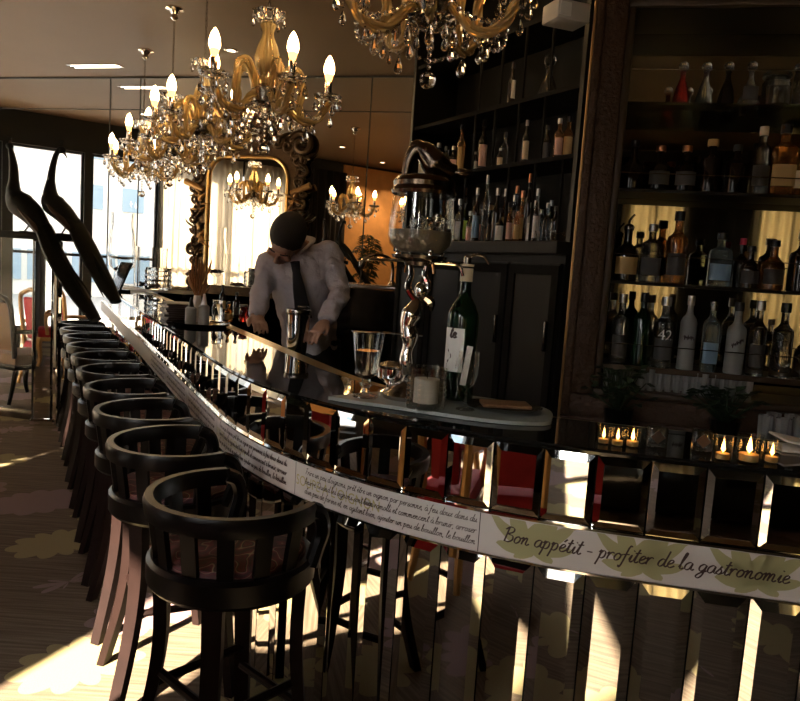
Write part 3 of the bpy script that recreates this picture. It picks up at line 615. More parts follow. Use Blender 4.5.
for i, (px, py, Y, r, lb) in enumerate(CH):
    o = ch0 if i == 0 else copy_tree(ch0)
    p = at(px, py, Y); o.location = (p.x, p.y, 2.67 if i == 0 else 2.50); o.rotation_euler = (0, 0, -math.radians(r)); o['label'] = lb; o['group'] = 'crystal chandeliers above the bar'
# ------------------------------------------------------------------ gilt mirror on the back wall
def wuv(px, py, off=.08):
    P = M0 - BN * off; p = onplane(px, py, P, BN); d = p - P; return d.dot(BT), p.z
u0, _ = wuv(206, 230); u1, _ = wuv(285, 225); _, zb_ = wuv(240, 287); _, zt_ = wuv(247, 157)
uo0, _ = wuv(189, 220); uo1, _ = wuv(304, 215); _, zo_ = wuv(262, 122)
gm = thing('gilt_mirror', 'tall arched mirror in a dark carved frame with thin gold inner edge, behind the bartender', 'mirror', M0 - BN * .0 + BT * ((u0 + u1) / 2) + Vector((0, 0, zb_)), BANG)
hw = (u1 - u0) / 2; hh = zt_ - zb_; ro = .26
def arch(w, h, r, n=10, z0=0):
    pl = [(-w, z0), (-w, h - r)] + [(-w + r - r * math.cos(PI / 2 * i / n), h - r + r * math.sin(PI / 2 * i / n)) for i in range(1, n + 1)]
    return pl + [(-x, z) for x, z in reversed(pl)]
ap = arch(hw, hh, ro)
MB().add([(x, -.055, z) for x, z in ap], [tuple(range(len(ap)))]).build('mirror_glass', M['gilt_glass'], gm, smooth=False)
MB().tube([Vector((x, -.075, z)) for x, z in ap], .022, 8, closed=True).build('gold_edge', M['gold'], gm)
wo_ = (uo1 - uo0) / 2 - .05; ho = zo_ - zb_ - .05
outl = arch(wo_, ho - .1, .34, 10, -.12)
n = len(ap); vs = [(x, -.05, z) for x, z in ap] + [(x, -.035, z) for x, z in outl] + [(x, -.004, z) for x, z in ap] + [(x, -.004, z) for x, z in outl]
fs = []
for i in range(n):
    j = (i + 1) % n; fs += [(i, j, n + j, n + i), (n + i, n + j, 3 * n + j, 3 * n + i), (i, 2 * n + i, 2 * n + j, j)]
MB().add(vs, fs).build('carved_ground', M['bronze'], gm)
orn = MB(); gorn = MB()
def leafm(mb, c, ang, ln, w, tw=0):
    d = Vector((math.cos(ang), 0, math.sin(ang))); pr = Vector((-d.z, 0, d.x)); pl = []
    for i in range(7):
        t_ = i / 6; pl.append(Vector(c) + d * ln * t_ + pr * (.25 * ln * t_ * t_ * (1 if tw else -1)) + Vector((0, -.03 * math.sin(PI * t_), 0)))
    mb.tube(pl, [w * .35, w * .8, w, w * .95, w * .75, w * .5, w * .15], 7, flat=.55)
def scroll(mb, c, r, a0, sg, turns=1.3, w=.026):
    pl = []
    for i in range(22):
        t_ = i / 21; a = a0 + sg * t_ * turns * 2 * PI; rr = r * (1 - .8 * t_); pl.append(Vector(c) + Vector((rr * math.cos(a), -.02 - .02 * t_, rr * math.sin(a))))
    mb.tube(pl, [w, w * .9, w * .8, w * .7, w * .6], 8)
random.seed(4)
for sg in (-1, 1):
    for q in range(15):
        z = -.08 + (ho - .2) * q / 14; x = sg * (wo_ - .02 + .035 * math.sin(q * 2.1))
        scroll(orn, (x, -.04, z), .065 + .02 * math.sin(q * 1.7), random.random() * 6, sg if q % 2 else -sg)
        for r_ in range(2): leafm(orn, (x - sg * .06 * r_, -.05, z + .03), PI / 2 + sg * random.uniform(-1.4, 1.2), random.uniform(.10, .18), .030, q % 2)
    for z, a in ((.30 * ho, 0.2), (.52 * ho, -.1)):
        for r_ in range(9): leafm(gorn, (sg * (hw + .10), -.06, z + random.uniform(-.12, .12)), random.uniform(0, 6.28), random.uniform(.10, .17), .028, r_ % 2)
    gorn.tube([Vector((sg * (hw + .06), -.085, ho * .60)), Vector((sg * (hw + .32), -.085, ho * .60 + .10))], [.03, .045], 8)
for q in range(11):
    a = PI * q / 10; c = (-(wo_ - .08) * math.cos(a), -.05, ho - .42 + .30 * math.sin(a)); scroll(orn, c, .09, a * 3, 1 if q < 5 else -1, w=.032); leafm(orn, c, PI - a + random.uniform(-.5, .5), .2, .04)
cr = MB()
for sg in (-1, 1):
    sc_ = MB(); scroll(sc_, (sg * (wo_ - .02), -.07, ho - .22), .15, PI / 2 + sg, -sg, 1.3, .05); sc_.build('corner_scroll', M['bronze'], gm); scroll(cr, (sg * .17, -.07, ho - .04), .17, PI / 2, sg, 1.2, .06)
    leafm(cr, (sg * .1, -.08, ho - .06), PI / 2 + sg * -.7, .3, .06)
    cr.build('carved_crest', M['bronze'], gm); cr = MB()
cr.tube([Vector((-.16, -.08, ho - .02)), Vector((-.05, -.1, ho + .06)), Vector((.08, -.1, ho + .06)), Vector((.2, -.08, ho))], [.05, .07, .07, .05], 8); cr.build('carved_crest', M['bronze'], gm)
orn.build('carved_scrolls', M['bronze'], gm); gorn.build('gilded_leaves', M['goldedge'], gm)
# ------------------------------------------------------------------ peacock screen
scY = 6.02; zl = 1.60
pE = at(73, 234, scY); sd = -BT
sc = thing('mirrored_screen', 'mirrored screen with a black ledge carrying the peacocks, left of the stools', 'screen', (pE.x, pE.y, 0), math.atan2(sd.y, sd.x))
MB().box((.66, 0, zl), (1.34, .10, .06), bev=.006).build('ledge', M['blackmatte'], sc)
xcol = (at(40, 300, scY) - pE).dot(sd); xl = xcol + .11
MB().box((xcol, 0, .79), (.15, .15, 1.56), rotz(.5), bev=.018).build('mirror_column', M['mirror'], sc, smooth=False)
MB().box((xcol, 0, .03), (.20, .20, .06), rotz(.5), bev=.015).build('column_plinth', M['mirror'], sc, smooth=False)
xr = (at(55, 300, scY) - pE).dot(sd)
MB().box((xr, 0, .79), (.045, .06, 1.56), bev=.012).build('mirror_post', M['mirror'], sc, smooth=False)
for x in (xl, 1.30): MB().box((x, 0, .81), (.025, .04, 1.54), bev=.006).build('frame_post', M['black'], sc)
MB().box(((xl + 1.30) / 2, 0, .06), (1.30 - xl, .05, .08), bev=.012).build('bottom_rail', M['steel'], sc)
MB().box(((xl + 1.30) / 2, 0, .84), (1.30 - xl - .02, .008, 1.48)).build('glass_panel', M['screenglass'], sc, smooth=False)
# ------------------------------------------------------------------ peacocks
def peacock(px, py, label, dx):
    p = at(px, py, scY); p.z = zl + .025
    t = thing('peacock', label, 'peacock', p)
    q = lambda x, y, dY=0.: at(x, y, scY + dY) - p
    def loc(pts): return [q(x, y, d) + Vector((0, 0, 0)) for x, y, d in pts]
    if dx == 0:
        nk = loc([(9, 144, 0), (11.5, 153, 0), (13.5, 166, 0), (14, 180, 0), (14, 192, 0), (20, 203, -.02), (32, 214, -.04), (43, 229, -.06)])
        rr = [.012, .026, .038, .044, .068, .122, .108, .080]; tl = loc([(28, 208, -.02), (43, 227, -.06), (54, 253, -.1), (68, 278, -.14), (82, 300, -.18), (96, 320, -.22)])
        hd = q(9.6, 146); bk = q(10.5, 140)
    else:
        nk = loc([(65.5, 152, 0), (60.5, 149.5, 0), (56.5, 154, 0), (53, 166, 0), (51, 180, 0), (50.5, 194, 0), (53.5, 204, -.02), (64, 214, -.04), (76, 228, -.06)])
        rr = [.010, .022, .023, .028, .036, .066, .108, .094, .072]; tl = loc([(61, 206, -.02), (75, 225, -.06), (86, 246, -.1), (96, 266, -.14), (106, 284, -.18), (116, 302, -.22)])
        hd = q(61.5, 149.8); bk = q(67.5, 157)
    MB().tube(cat(nk, 6), rr, 14, flat=.85).build('body', M['plumage'], t)
    MB().tube(cat(tl, 6), [.06, .095, .108, .108, .094, .06], 14, flat=.5).build('train', M['tail'], t)
    fe = MB()
    rnd = random.Random(dx + 3)
    for k in range(16):
        o = Vector((rnd.uniform(-.05, .05), rnd.uniform(-.05, .03), rnd.uniform(-.05, .05))); u = rnd.uniform(.25, .6)
        a = lerp(tl, u); b = lerp(tl, min(1, u + .38)) ; m_ = (a + b) / 2 + o * 1.1
        fe.tube(cat([a + o * .7, m_, b + o * 1.3], 4), [.006, .013, .016, .004], 6, flat=.4)
    fe.build('train_feathers', M['tail'], t)
    MB().ball(hd, .030 if dx else .026, (1.25, .9, 1.0), 12, 8).build('head', M['plumage'], t)
    d = (bk - hd).normalized()
    MB().tube([hd + d * .02, hd + d * .045, bk + Vector((0, 0, -.012))], [.012, .009, .002], 8).build('beak', M['leg'], t)
    cr_ = MB()
    for k in range(5):
        a = hd + Vector((0, 0, .02)); b = a + Vector((-.018 + .008 * k, 0, .05)); cr_.tube([a, b], .0018, 4); cr_.ball(b, .005, seg=6, ring=4)
    cr_.build('crest', M['plumage'], t)
    wg = [lerp(nk, .62), lerp(nk, .8), lerp(nk, 1.), lerp(tl, .28)]
    MB().tube(cat([w + Vector((-.012, -.06, -.0)) for w in wg], 5), [.02, .05, .055, .02], 10, flat=.5).build('wing', M['wing'], t)
    for k, (ax, fx) in enumerate((((30 if not dx else 66), (26 if not dx else 63)), ((34 if not dx else 70), (32 if not dx else 71)))):
        hip = q(ax, 216 if not dx else 217, -.03 + .05 * k); ft = q(fx, 234, 0); ft.z = .006; ft.y += .05 * k - .02
        MB().tube(cat([hip, (hip + ft) / 2 + Vector((.02, 0, 0)), ft], 4), [.014, .008, .007], 8).build('leg', M['leg'], t)
        f_ = MB()
        for a in (-.6, 0, .6, PI): f_.tube([ft, ft + Vector((-.045 * math.cos(a), .03 * math.sin(a), 0))], [.006, .003], 6)
        f_.build('foot', M['leg'], t)
    return t
peacock(25, 234, 'dark stuffed peacock standing leftmost on the ledge with its neck stretched straight up', 0)
peacock(66, 234, 'dark stuffed peacock with its head bent to the right, the right one of the pair', 40)
# ------------------------------------------------------------------ chairs on the floor
def carver(t, fabric, wood):
    MB().box((0, 0, .43), (.50, .50, .11), bev=.03).build('seat', M[fabric], t)
    MB().box((0, 0, .36), (.52, .52, .05), bev=.01).build('seat_frame', M[wood], t)
    MB().box((0, .235, .74), (.38, .05, .46), Matrix.Rotation(-.12, 3, 'X'), bev=.022).build('backrest', M[fabric], t)
    fr = MB()
    pl = [Vector((-.22, .235, .45)), Vector((-.23, .27, .8)), Vector((-.21, .29, .98)), Vector((-.1, .30, 1.03)), Vector((0, .30, 1.055)), Vector((.1, .30, 1.03)), Vector((.21, .29, .98)), Vector((.23, .27, .8)), Vector((.22, .235, .45))]
    fr.tube(cat(pl, 5), .024, 8); fr.build('back_frame', M[wood], t)
    for sx in (-1, 1):
        MB().tube(cat([(sx * .23, .25, .70), (sx * .27, .1, .70), (sx * .28, -.12, .68), (sx * .265, -.16, .60), (sx * .25, -.14, .42)], 5), .021, 8).build('armrest', M[wood], t)
        MB().tube(cat([(sx * .23, -.22, .38), (sx * .25, -.24, .28), (sx * .23, -.22, .12), (sx * .24, -.25, .012)], 5), [.032, .034, .022, .02], 8).build('leg', M[wood], t)
        MB().tube(cat([(sx * .22, .22, .38), (sx * .22, .25, .2), (sx * .23, .30, .012)], 5), [.026, .022, .018], 8).build('leg', M[wood], t)
    return t
p = onz(18, 402, 0)
carver(thing('armchair', 'cane-backed dark armchair seen through the glass screen at far left', 'chair', (p.x - .05, p.y + .15, 0), 2.7), 'cane', 'chair')
for px, py, dz, lb in ((57, 360, 2.6, 'red velvet gilt-framed chair between the mirrored column and the stools, left one'), (70, 352, 2.7, 'red velvet gilt-framed chair just left of the bar end, right one')):
    p = onz(px, py, 0.3); q_ = at(px, 320, 7.95 if px < 60 else 8.95); carver(thing('dining_chair', lb, 'chair', (q_.x, q_.y, 0), dz), 'red', 'goldedge')
# room behind the camera, seen in the mirrored bar front
for x, y, rz_, lb in ((-1.08, .86, PI - .62, 'red velvet armchair left of the viewer, nearest the first bar stool'), (-.60, .40, PI - .62, 'red velvet armchair reflected in the bar panels at the centre'), (-1.9, .1, 1.2, 'red velvet armchair by the windows, left of the viewer'), (-2.7, 2.4, 1.6, 'red velvet armchair in the sun opposite the stools')):
    carver(thing('red_armchair', lb, 'chair', (x, y, 0), rz_ + PI), 'red', 'goldedge')
def table(x, y, lb):
    t = thing('cafe_table', lb, 'table', (x, y, 0)); MB().lathe([(0, .72), (.36, .72), (.37, .735), (.36, .75), (0, .75)], 32).build('table_top', M['linen'], t); MB().lathe([(.03, .05), (.028, .72), (0, .72)], 12).build('column', M['black'], t); MB().lathe([(0, 0), (.22, 0), (.22, .02), (.05, .05), (0, .05)], 24).build('base', M['black'], t)
t = thing('backdrop', 'added long black sofa behind the viewer, facing the bar', 'backdrop', (.95, -1.72, 0), -.2)  # unseen dark block, added to darken the panel reflections and stop some sun
MB().box((0, 0, .22), (2.4, .85, .36), bev=.05).build('base', M['black'], t); MB().box((0, -.34, .62), (2.4, .2, .62), bev=.06).build('backrest', M['black'], t)
for sx in (-1, 1): MB().box((sx * 1.25, 0, .34), (.18, .88, .62), bev=.06).build('armrest', M['black'], t)
table(-1.6, -.8, 'round white-topped table near the sunny windows')

def palm(s, lb, seed, top):
    p = LW(s, 0, .70); t = thing('potted_palm', lb, 'plant', p)
    MB().lathe([(0, 0), (.15, 0), (.2, .38), (.18, .38), (0, .34)], 20).build('pot', M['black'], t)
    st = MB(); lf = MB(); rnd = random.Random(seed)
    for k in range(16):
        a = rnd.uniform(0, 6.28); h_ = top * rnd.uniform(.62, 1.); r = rnd.uniform(.12, .36)
        c = cat([(0, 0, .34), (.1 * r * math.cos(a), .1 * r * math.sin(a), h_ * .6), (r * .5 * math.cos(a), r * .5 * math.sin(a), h_ * .95), (r * math.cos(a), r * math.sin(a), h_ * .9)], 5)
        st.tube(c, .007, 5); n = len(c)
        for i in range(n // 3, n):
            d = Vector((math.cos(a), math.sin(a), 0)); sd = Vector((-d.y, d.x, 0))
            for sg in (-1, 1):
                e = c[i] + sd * sg * .20 + d * .06 + Vector((0, 0, -.07)); m_ = (c[i] + e) / 2 + Vector((0, 0, .02)); w = d * .022
                lf.add([c[i], m_ + w, e, m_ - w], [(0, 1, 2, 3)])
    o = lf.build('fronds', M['leaf'], t, smooth=False); o['kind'] = 'stuff'; st.build('stems', M['leaf'], t)
palm(-2.65, 'potted palm before the timber wall, reflected right of the bartender', 3, 2.35); palm(-3.85, 'potted palm before the timber wall, reflected behind the drink fountain', 8, 2.1)
# ------------------------------------------------------------------ bartender
pb = at(300, 340, 4.22)
man = thing('person', 'bartender in white shirt and black tie leaning over the work ledge, head bowed', 'person', (pb.x, pb.y, 0))
q = lambda x, y, Y: at(x, y, Y) - Vector((pb.x, pb.y, 0))
def remesh(o, vox, it=6):
    r = o.modifiers.new('r', 'REMESH'); r.mode = 'VOXEL'; r.voxel_size = vox; r.use_smooth_shade = True
    s_ = o.modifiers.new('s', 'SMOOTH'); s_.iterations = it; s_.factor = .5; return o
def ell(mb, pts, rx, ry, seg=18):
    """stack of level-ish ellipses along pts: wide across the image, thin in depth"""
    pl = cat(pts, 5); fr = []; n = len(pl); vs = []; fs = []
    for i, p in enumerate(pl):
        t = (pl[min(n - 1, i + 1)] - pl[max(0, i - 1)]).normalized(); x = Vector((.97, .1, 0)); x = (x - t * x.dot(t)).normalized(); y = t.cross(x); u = i / (n - 1)
        for k in range(seg):
            a = 2 * PI * k / seg; c, s_ = math.cos(a), math.sin(a); e = 2 / 2.4
            vs.append(p + x * (math.copysign(abs(c) ** e, c) * lerp(rx, u)) + y * (math.copysign(abs(s_) ** e, s_) * lerp(ry, u)))
    for i in range(n - 1):
        for k in range(seg): a = i * seg + k; b = i * seg + (k + 1) % seg; fs.append((a, b, b + seg, a + seg))
    fs += [tuple(reversed(range(seg))), tuple(range((n - 1) * seg, n * seg))]; mb.add(vs, fs)
hip = q(312, 352, 4.36); hip.z = .98
waist = q(309, 330, 4.32); chest = q(303, 283, 4.20); shl = q(300, 252, 4.16); nkb = q(299, 246, 4.14); nkt = q(293, 243, 4.08)
sL = q(269, 262, 4.18); eL = q(262, 292, 4.06); wL = q(256, 316, 3.94); hL = q(259, 322, 3.88)
sR = q(330, 254, 4.16); eR = q(340, 292, 4.05); wR = q(325, 322, 3.90); hR = q(317, 331, 3.84)
# one continuous skin body
b = MB()
ell(b, [hip, waist, chest, shl, nkb], [.15, .13, .15, .11, .05], [.10, .09, .10, .07, .05])
b.tube([nkb + Vector((0, .03, -.03)), nkt, q(291, 238, 4.05)], [.062, .058, .056], 14)
hc = q(286.5, 238.5, 3.99)                       # cranium, tipped forward
Rh = Matrix.Rotation(.35, 3, 'Y') @ Matrix.Rotation(1.05, 3, 'X')
def H_(x, y, z): return hc + Rh @ Vector((x, y, z))
b.ball(H_(0, .012, .025), .102, (.90, 1.12, 1.0), 20, 14, Rh); b.ball(H_(0, -.045, -.055), .072, (.88, .95, 1.15), 16, 12, Rh); b.ball(H_(0, -.075, -.112), .036, (1.1, .8, .8), 12, 8, Rh)
b.tube([H_(0, -.112, .0), H_(0, -.128, -.03), H_(0, -.138, -.048)], [.010, .014, .017], 8)
b.ball(H_(0, -.108, .012), .03, (2.2, .5, .5), 12, 8, Rh); b.ball(H_(0, -.118, -.082), .016, (1.7, .6, .5), 10, 6, Rh)
for sg in (-1, 1):
    b.ball(H_(sg * .090, .02, -.02), .03, (.4, .75, 1.1), 10, 8, Rh); b.ball(H_(sg * .045, -.095, -.035), .028, (1, .7, .8), 10, 8, Rh)
for s_, e_, w_, h_ in ((sL, eL, wL, hL), (sR, eR, wR, hR)):
    b.tube(cat([s_, e_, w_], 6), [.055, .05, .042, .034, .028], 12)
    d = (h_ - w_).normalized(); b.tube([w_ - d * .02, w_ + d * .03, h_ + d * .02], [.028, .040, .036], 12, flat=.6)
    side = d.cross(Vector((0, 0, 1))).normalized(); dn = Vector((0, 0, -1))
    for j, (o_, ln) in enumerate(((-.034, .070), (-.0115, .084), (.0115, .080), (.033, .062))):
        r0 = h_ + d * .005 + side * o_; b.tube(cat([r0, r0 + d * ln * .5 + dn * .012, r0 + d * ln * .75 + dn * .035], 3), [.0095, .0088, .0075], 8)
    sg = -1 if s_ is sL else 1
    r0 = w_ + d * .03 - side * .034 * sg; b.tube(cat([r0, r0 + d * .03 - side * .022 * sg, r0 + d * .055 - side * .024 * sg + dn * .02], 3), [.014, .012, .009], 8)
for sg in (-1, 1):
    hj = hip + Vector((sg * .085, 0, -.04)); b.tube(cat([hj, hj + Vector((sg * .01, .02, -.42)), hj + Vector((sg * .015, .05, -.88))], 6), [.085, .07, .055, .048, .036], 14)
    a = hj + Vector((sg * .015, .05, -.90)); a.z = .05; b.tube([a + Vector((0, .05, 0)), a + Vector((0, -.03, 0)), a + Vector((-.02, -.16, -.012))], [.04, .045, .03], 12, flat=.8)
body = remesh(b.build('body', M['skin'], man), .0055, 3)
# face details
for sg in (-1, 1):
    MB().ball(H_(sg * .033, -.105, .0), .010, (1.2, .7, .7), 10, 8, Rh).build('eye', M['paper'], man)
    MB().tube([H_(sg * .016, -.118, .020), H_(sg * .034, -.117, .025), H_(sg * .055, -.103, .018)], .0045, 6).build('eyebrow', M['hair'], man)
hb = MB(); hb.ball(H_(0, .022, .034), .110, (.90, 1.10, 1.0), 24, 16, Rh); hb.ball(H_(0, .055, -.02), .09, (.95, .7, .9), 18, 12, Rh)
for sg in (-1, 1): hb.ball(H_(sg * .078, .0, .0), .032, (.5, .8, 1.3), 12, 8, Rh)
remesh(hb.build('hair', M['hair'], man), .010, 3)
# shirt
s = MB()
ell(s, [hip + Vector((0, 0, .0)), waist, q(306, 306, 4.27), chest, q(301, 262, 4.17), nkb + Vector((0, .0, -.01))], [.165, .165, .172, .182, .165, .07], [.125, .125, .13, .135, .115, .07])
for s_, e_, w_ in ((sL, eL, wL), (sR, eR, wR)):
    inner = s_.lerp(nkb, .45) + Vector((0, .0, -.035)); ar = cat([inner, s_, s_.lerp(e_, .5), e_, e_.lerp(w_, .55), w_], 6)
    s.tube(ar, [.070, .072, .066, .060, .056, .052, .044], 16); s.tube([w_ - (w_ - e_).normalized() * .035, w_], [.043, .043], 16)
    rnd = random.Random(5 if s_ is sL else 9)
    for k in range(9):
        u = rnd.uniform(.18, .92); p0 = lerp(ar, u); t_ = (lerp(ar, min(1, u + .03)) - p0).normalized(); sd_ = t_.cross(Vector((rnd.uniform(-.3, .3), -1, .2))).normalized(); r_ = lerp([.085, .08, .07, .062, .05], u)
        a_, c_ = p0 + sd_ * r_ * .9 + Vector((0, -.02, 0)), p0 - sd_ * r_ * .9 + t_ * rnd.uniform(.03, .09) + Vector((0, -.02, 0))
        s.tube(cat([a_, p0 + t_ * .02 + Vector((0, -r_ * .99, 0)), c_], 5), [.006, .011, .006], 6)
so_ = remesh(s.build('shirt', M['shirt'], man), .011, 2)
tx_ = bpy.data.textures.new('cloth_folds', 'CLOUDS'); tx_.noise_scale = .085; tx_.noise_depth = 2
dm = so_.modifiers.new('folds', 'DISPLACE'); dm.texture = tx_; dm.strength = .034; dm.mid_level = .5; dm.texture_coords = 'LOCAL'
c_ = MB()
for sg in (-1, 1):
    c_.tube(cat([nkb + Vector((sg * .012, -.115, -.05)), nkb + Vector((sg * .06, -.085, -.005)), nkb + Vector((sg * .078, -.01, .035)), nkb + Vector((sg * .04, .055, .05)), nkb + Vector((0, .065, .052))], 5), [.016, .024, .02, .018, .018], 8, flat=.45)
c_.build('collar', M['shirt'], man)
tie = MB(); tp = [q(296, 262, 4.02), q(297.5, 272, 4.035), q(300, 288, 4.06), q(303, 305, 4.10), q(305, 318, 4.13)]
tp = [p_ + Vector((0, -.045, 0)) for p_ in tp]; ell(tie, tp, [.026, .022, .034, .042, .046], [.018, .010, .010, .010, .010], 12); tie.build('tie', M['tie'], man)
cl = q(304.5, 306.5, 4.07) + Vector((0, -.035, 0)); MB().box(cl, (.062, .012, .008)).build('tie_clip', M['chrome'], man)
tr_ = MB(); ell(tr_, [hip + Vector((0, .01, .09)), hip + Vector((0, 0, -.02)), hip + Vector((0, 0, -.12))], [.172, .175, .165], [.13, .135, .125])
for sg in (-1, 1):
    hj = hip + Vector((sg * .085, 0, -.04)); tr_.tube(cat([hj, hj + Vector((sg * .01, .02, -.42)), hj + Vector((sg * .015, .05, -.87))], 6), [.10, .088, .075, .068, .062], 14)
remesh(tr_.build('trousers', M['trousers'], man), .014, 3)
# ------------------------------------------------------------------ glassware helpers
def vessel(prof_out, th=.003):
    inner = [(max(1e-7, r - th), z) for r, z in prof_out if True]
    inner = [(r, z + (th if i == 0 else 0)) for i, (r, z) in enumerate(inner)]
    return prof_out + list(reversed(inner))
# drink fountain
pf = Vector((.042, 2.30, BARZ + .014)); kf = 1.0
ft = thing('drink_fountain', 'tall glass drink fountain with metal lid and slender figure stem standing on the bar', 'drinks fountain', pf)
fz = lambda py: (H + (273.5 - py) / 720 * 2.30) - pf.z
MB().lathe([(0, 0), (.088, 0), (.09, .012), (.075, .022), (.06, .04), (.034, .055), (.026, .075), (.0, .075)], 28).build('base', M['steel'], ft)
sg_ = MB(); z0 = .07; zt2 = fz(266)
def fz2(u): return z0 + (zt2 - z0) * u
sg_.tube(cat([(-.012, 0, fz2(0)), (-.020, -.004, fz2(.18)), (-.012, 0, fz2(.34)), (-.022, 0, fz2(.48)), (-.004, 0, fz2(.62)), (.002, 0, fz2(.70))], 6), [.016, .024, .018, .030, .024, .034, .022, .014], 12)
sg_.ball((.012, 0, fz2(.78)), .022, (1, 1, 1.25)); sg_.tube(cat([(.0, 0, fz2(.68)), (-.03, 0, fz2(.80)), (-.022, 0, fz2(.92)), (-.026, 0, fz2(1))], 5), [.012, .010, .008], 8); sg_.tube(cat([(.008, 0, fz2(.70)), (.034, 0, fz2(.82)), (.02, 0, fz2(.92)), (.024, 0, fz2(1))], 5), [.012, .010, .008], 8)
sg_.tube(cat([(.012, .02, fz2(.75)), (.045, .03, fz2(.68)), (.05, .03, fz2(.6))], 5), [.012, .018, .006], 8)
sg_.build('figure_stem', M['chrome'], ft)
MB().lathe([(0, zt2), (.045, zt2), (.05, zt2 + .012), (.085, zt2 + .022), (.09, fz(256)), (0, fz(256))], 28).build('collar', M['steel'], ft)
for a, ln in ((PI, .17), (0, .13), (PI * .62, .10), (-PI * .35, .09)):
    d = Vector((math.cos(a), math.sin(a), 0)); zz = zt2 + .012
    tp = MB(); tp.tube(cat([d * .04 + Vector((0, 0, zz)), d * ln * .8 + Vector((0, 0, zz)), d * ln + Vector((0, 0, zz - .006)), d * (ln + .012) + Vector((0, 0, zz - .035))], 4), .0055, 8); tp.box(d * .07 + Vector((0, 0, zz + .016)), (.012, .012, .024), bev=.003); tp.ball(d * .07 + Vector((0, 0, zz + .034)), .009)
    tp.build('tap', M['chrome'], ft)
zb2, zw, zg = fz(255), fz(232), fz(196)
MB().lathe(vessel([(.0, zb2), (.07, zb2 + .001), (.098, zb2 + .03), (.104, zb2 + .055), (.102, zw + .03), (.094, zg)], .004), 36).build('reservoir', M['glassthin'], ft)
MB().lathe([(0, zb2 + .006), (.068, zb2 + .007), (.093, zb2 + .032), (.0985, zb2 + .056), (.097, zw), (0, zw)], 36).build('water', M['water'], ft)
ic = MB(); rnd = random.Random(2)
for k in range(16): ic.box((rnd.uniform(-.06, .06), rnd.uniform(-.06, .06), zw + rnd.uniform(.0, .04)), (.03, .03, .028), Matrix.Rotation(rnd.uniform(0, 3), 3, (rnd.random(), rnd.random(), 1)), .003)
ic.build('ice', M['clear'], ft); ft.children[-1]['kind'] = 'stuff'
MB().lathe([(.0, zg - .004), (.099, zg - .004), (.103, zg + .006), (.096, zg + .02), (.098, zg + .034), (.088, zg + .048), (.07, zg + .055), (0, zg + .056)], 36).build('lid', M['darksteel'], ft)
ld = MB(); zz = zg + .05
ld.tube(cat([(-.06, 0, zz), (-.052, 0, zz + .05), (-.03, 0, zz + .085), (.0, 0, zz + .075), (.03, 0, zz + .045), (.07, 0, zz + .028), (.10, 0, zz + .03)], 6), [.014, .018, .024, .036, .044, .030, .016], 12); ld.ball((-.028, 0, zz + .092), .024, (1.1, .9, 1)); ld.ball((.112, 0, zz + .022), .03, (1.3, .7, .5))
ld.build('lid_figure', M['darksteel'], ft)
# bottle on the bar
p = at(457, 402, 2.335); hb_ = .462
bt = thing('wine_bottle', 'dark green bottle with white label and pouring spout beside the drink fountain', 'bottle', (p.x, p.y, BARZ + .014))
MB().lathe([(0, .004), (.040, .0), (.050, .006), (.051, .26), (.049, .282), (.036, .312), (.022, .335), (.018, .36), (.018, .425), (.021, .428), (.021, .437), (.0, .437)], 28).build('glass_body', M['dglass'] if 0 else M['gglass'], bt)
MB().lathe([(.0205, .385), (.0205, .432), (.0225, .436), (.0225, .440), (.0, .442)], 20).build('neck_foil', M['cream'], bt)
sp = MB(); sp.lathe([(.012, .44), (.013, .462), (.008, .468), (0, .468)], 12); sp.tube(cat([(.0, 0, .455), (.02, 0, .470), (.05, 0, .468), (.07, 0, .445)], 4), [.006, .005, .004], 8); sp.build('pour_spout', M['steel'], bt)
def label_on(t, r, z0, z1, a0, a1, mt, name='label'):
    vs = []; n = 14
    for i in range(n + 1):
        a = a0 + (a1 - a0) * i / n
        for z in (z0, z1): vs.append((r * math.cos(a), r * math.sin(a), z))
    o = MB().add(vs, [(2 * i, 2 * i + 2, 2 * i + 3, 2 * i + 1) for i in range(n)]).build(name, mt, t); return o
toc = math.atan2(-p.y, -p.x)
lb_ = label_on(bt, .0518, .095, .235, toc - 1.35, toc + .15, M['paper'])
def wrap_text(text, parent, r, ac, z, size, mt, name='lettering'):
    v, f = bfont(text, size); w = max(x.x for x in v)
    vs = [(r * math.cos(ac + (x.x - w / 2) / r), r * math.sin(ac + (x.x - w / 2) / r), z + x.y) for x in v]
    return MB().add(vs, f).build(name, mt, parent, smooth=False)
lg = MB(); ac = toc - .62
rr_ = .0523
def cyl(x, z): return Vector((rr_ * math.cos(ac + x / rr_), rr_ * math.sin(ac + x / rr_), z))
write(lg, 'te', lambda s_, z: cyl(s_, z), -.012, .205, .034, .006, 3)
for a, b_ in (((-.016, .165), (0, .145)), ((0, .145), (-.016, .125))):
    d_ = .004; lg.add([cyl(a[0], a[1] - d_), cyl(b_[0], b_[1] - d_), cyl(b_[0], b_[1] + d_), cyl(a[0], a[1] + d_)], [(0, 1, 2, 3)])
for z in (.115, .108): lg.add([cyl(-.02, z), cyl(.02, z), cyl(.02, z + .004), cyl(-.02, z + .004)], [(0, 1, 2, 3)])
lg.build('label_lettering', M['ink'], lb_, smooth=False)
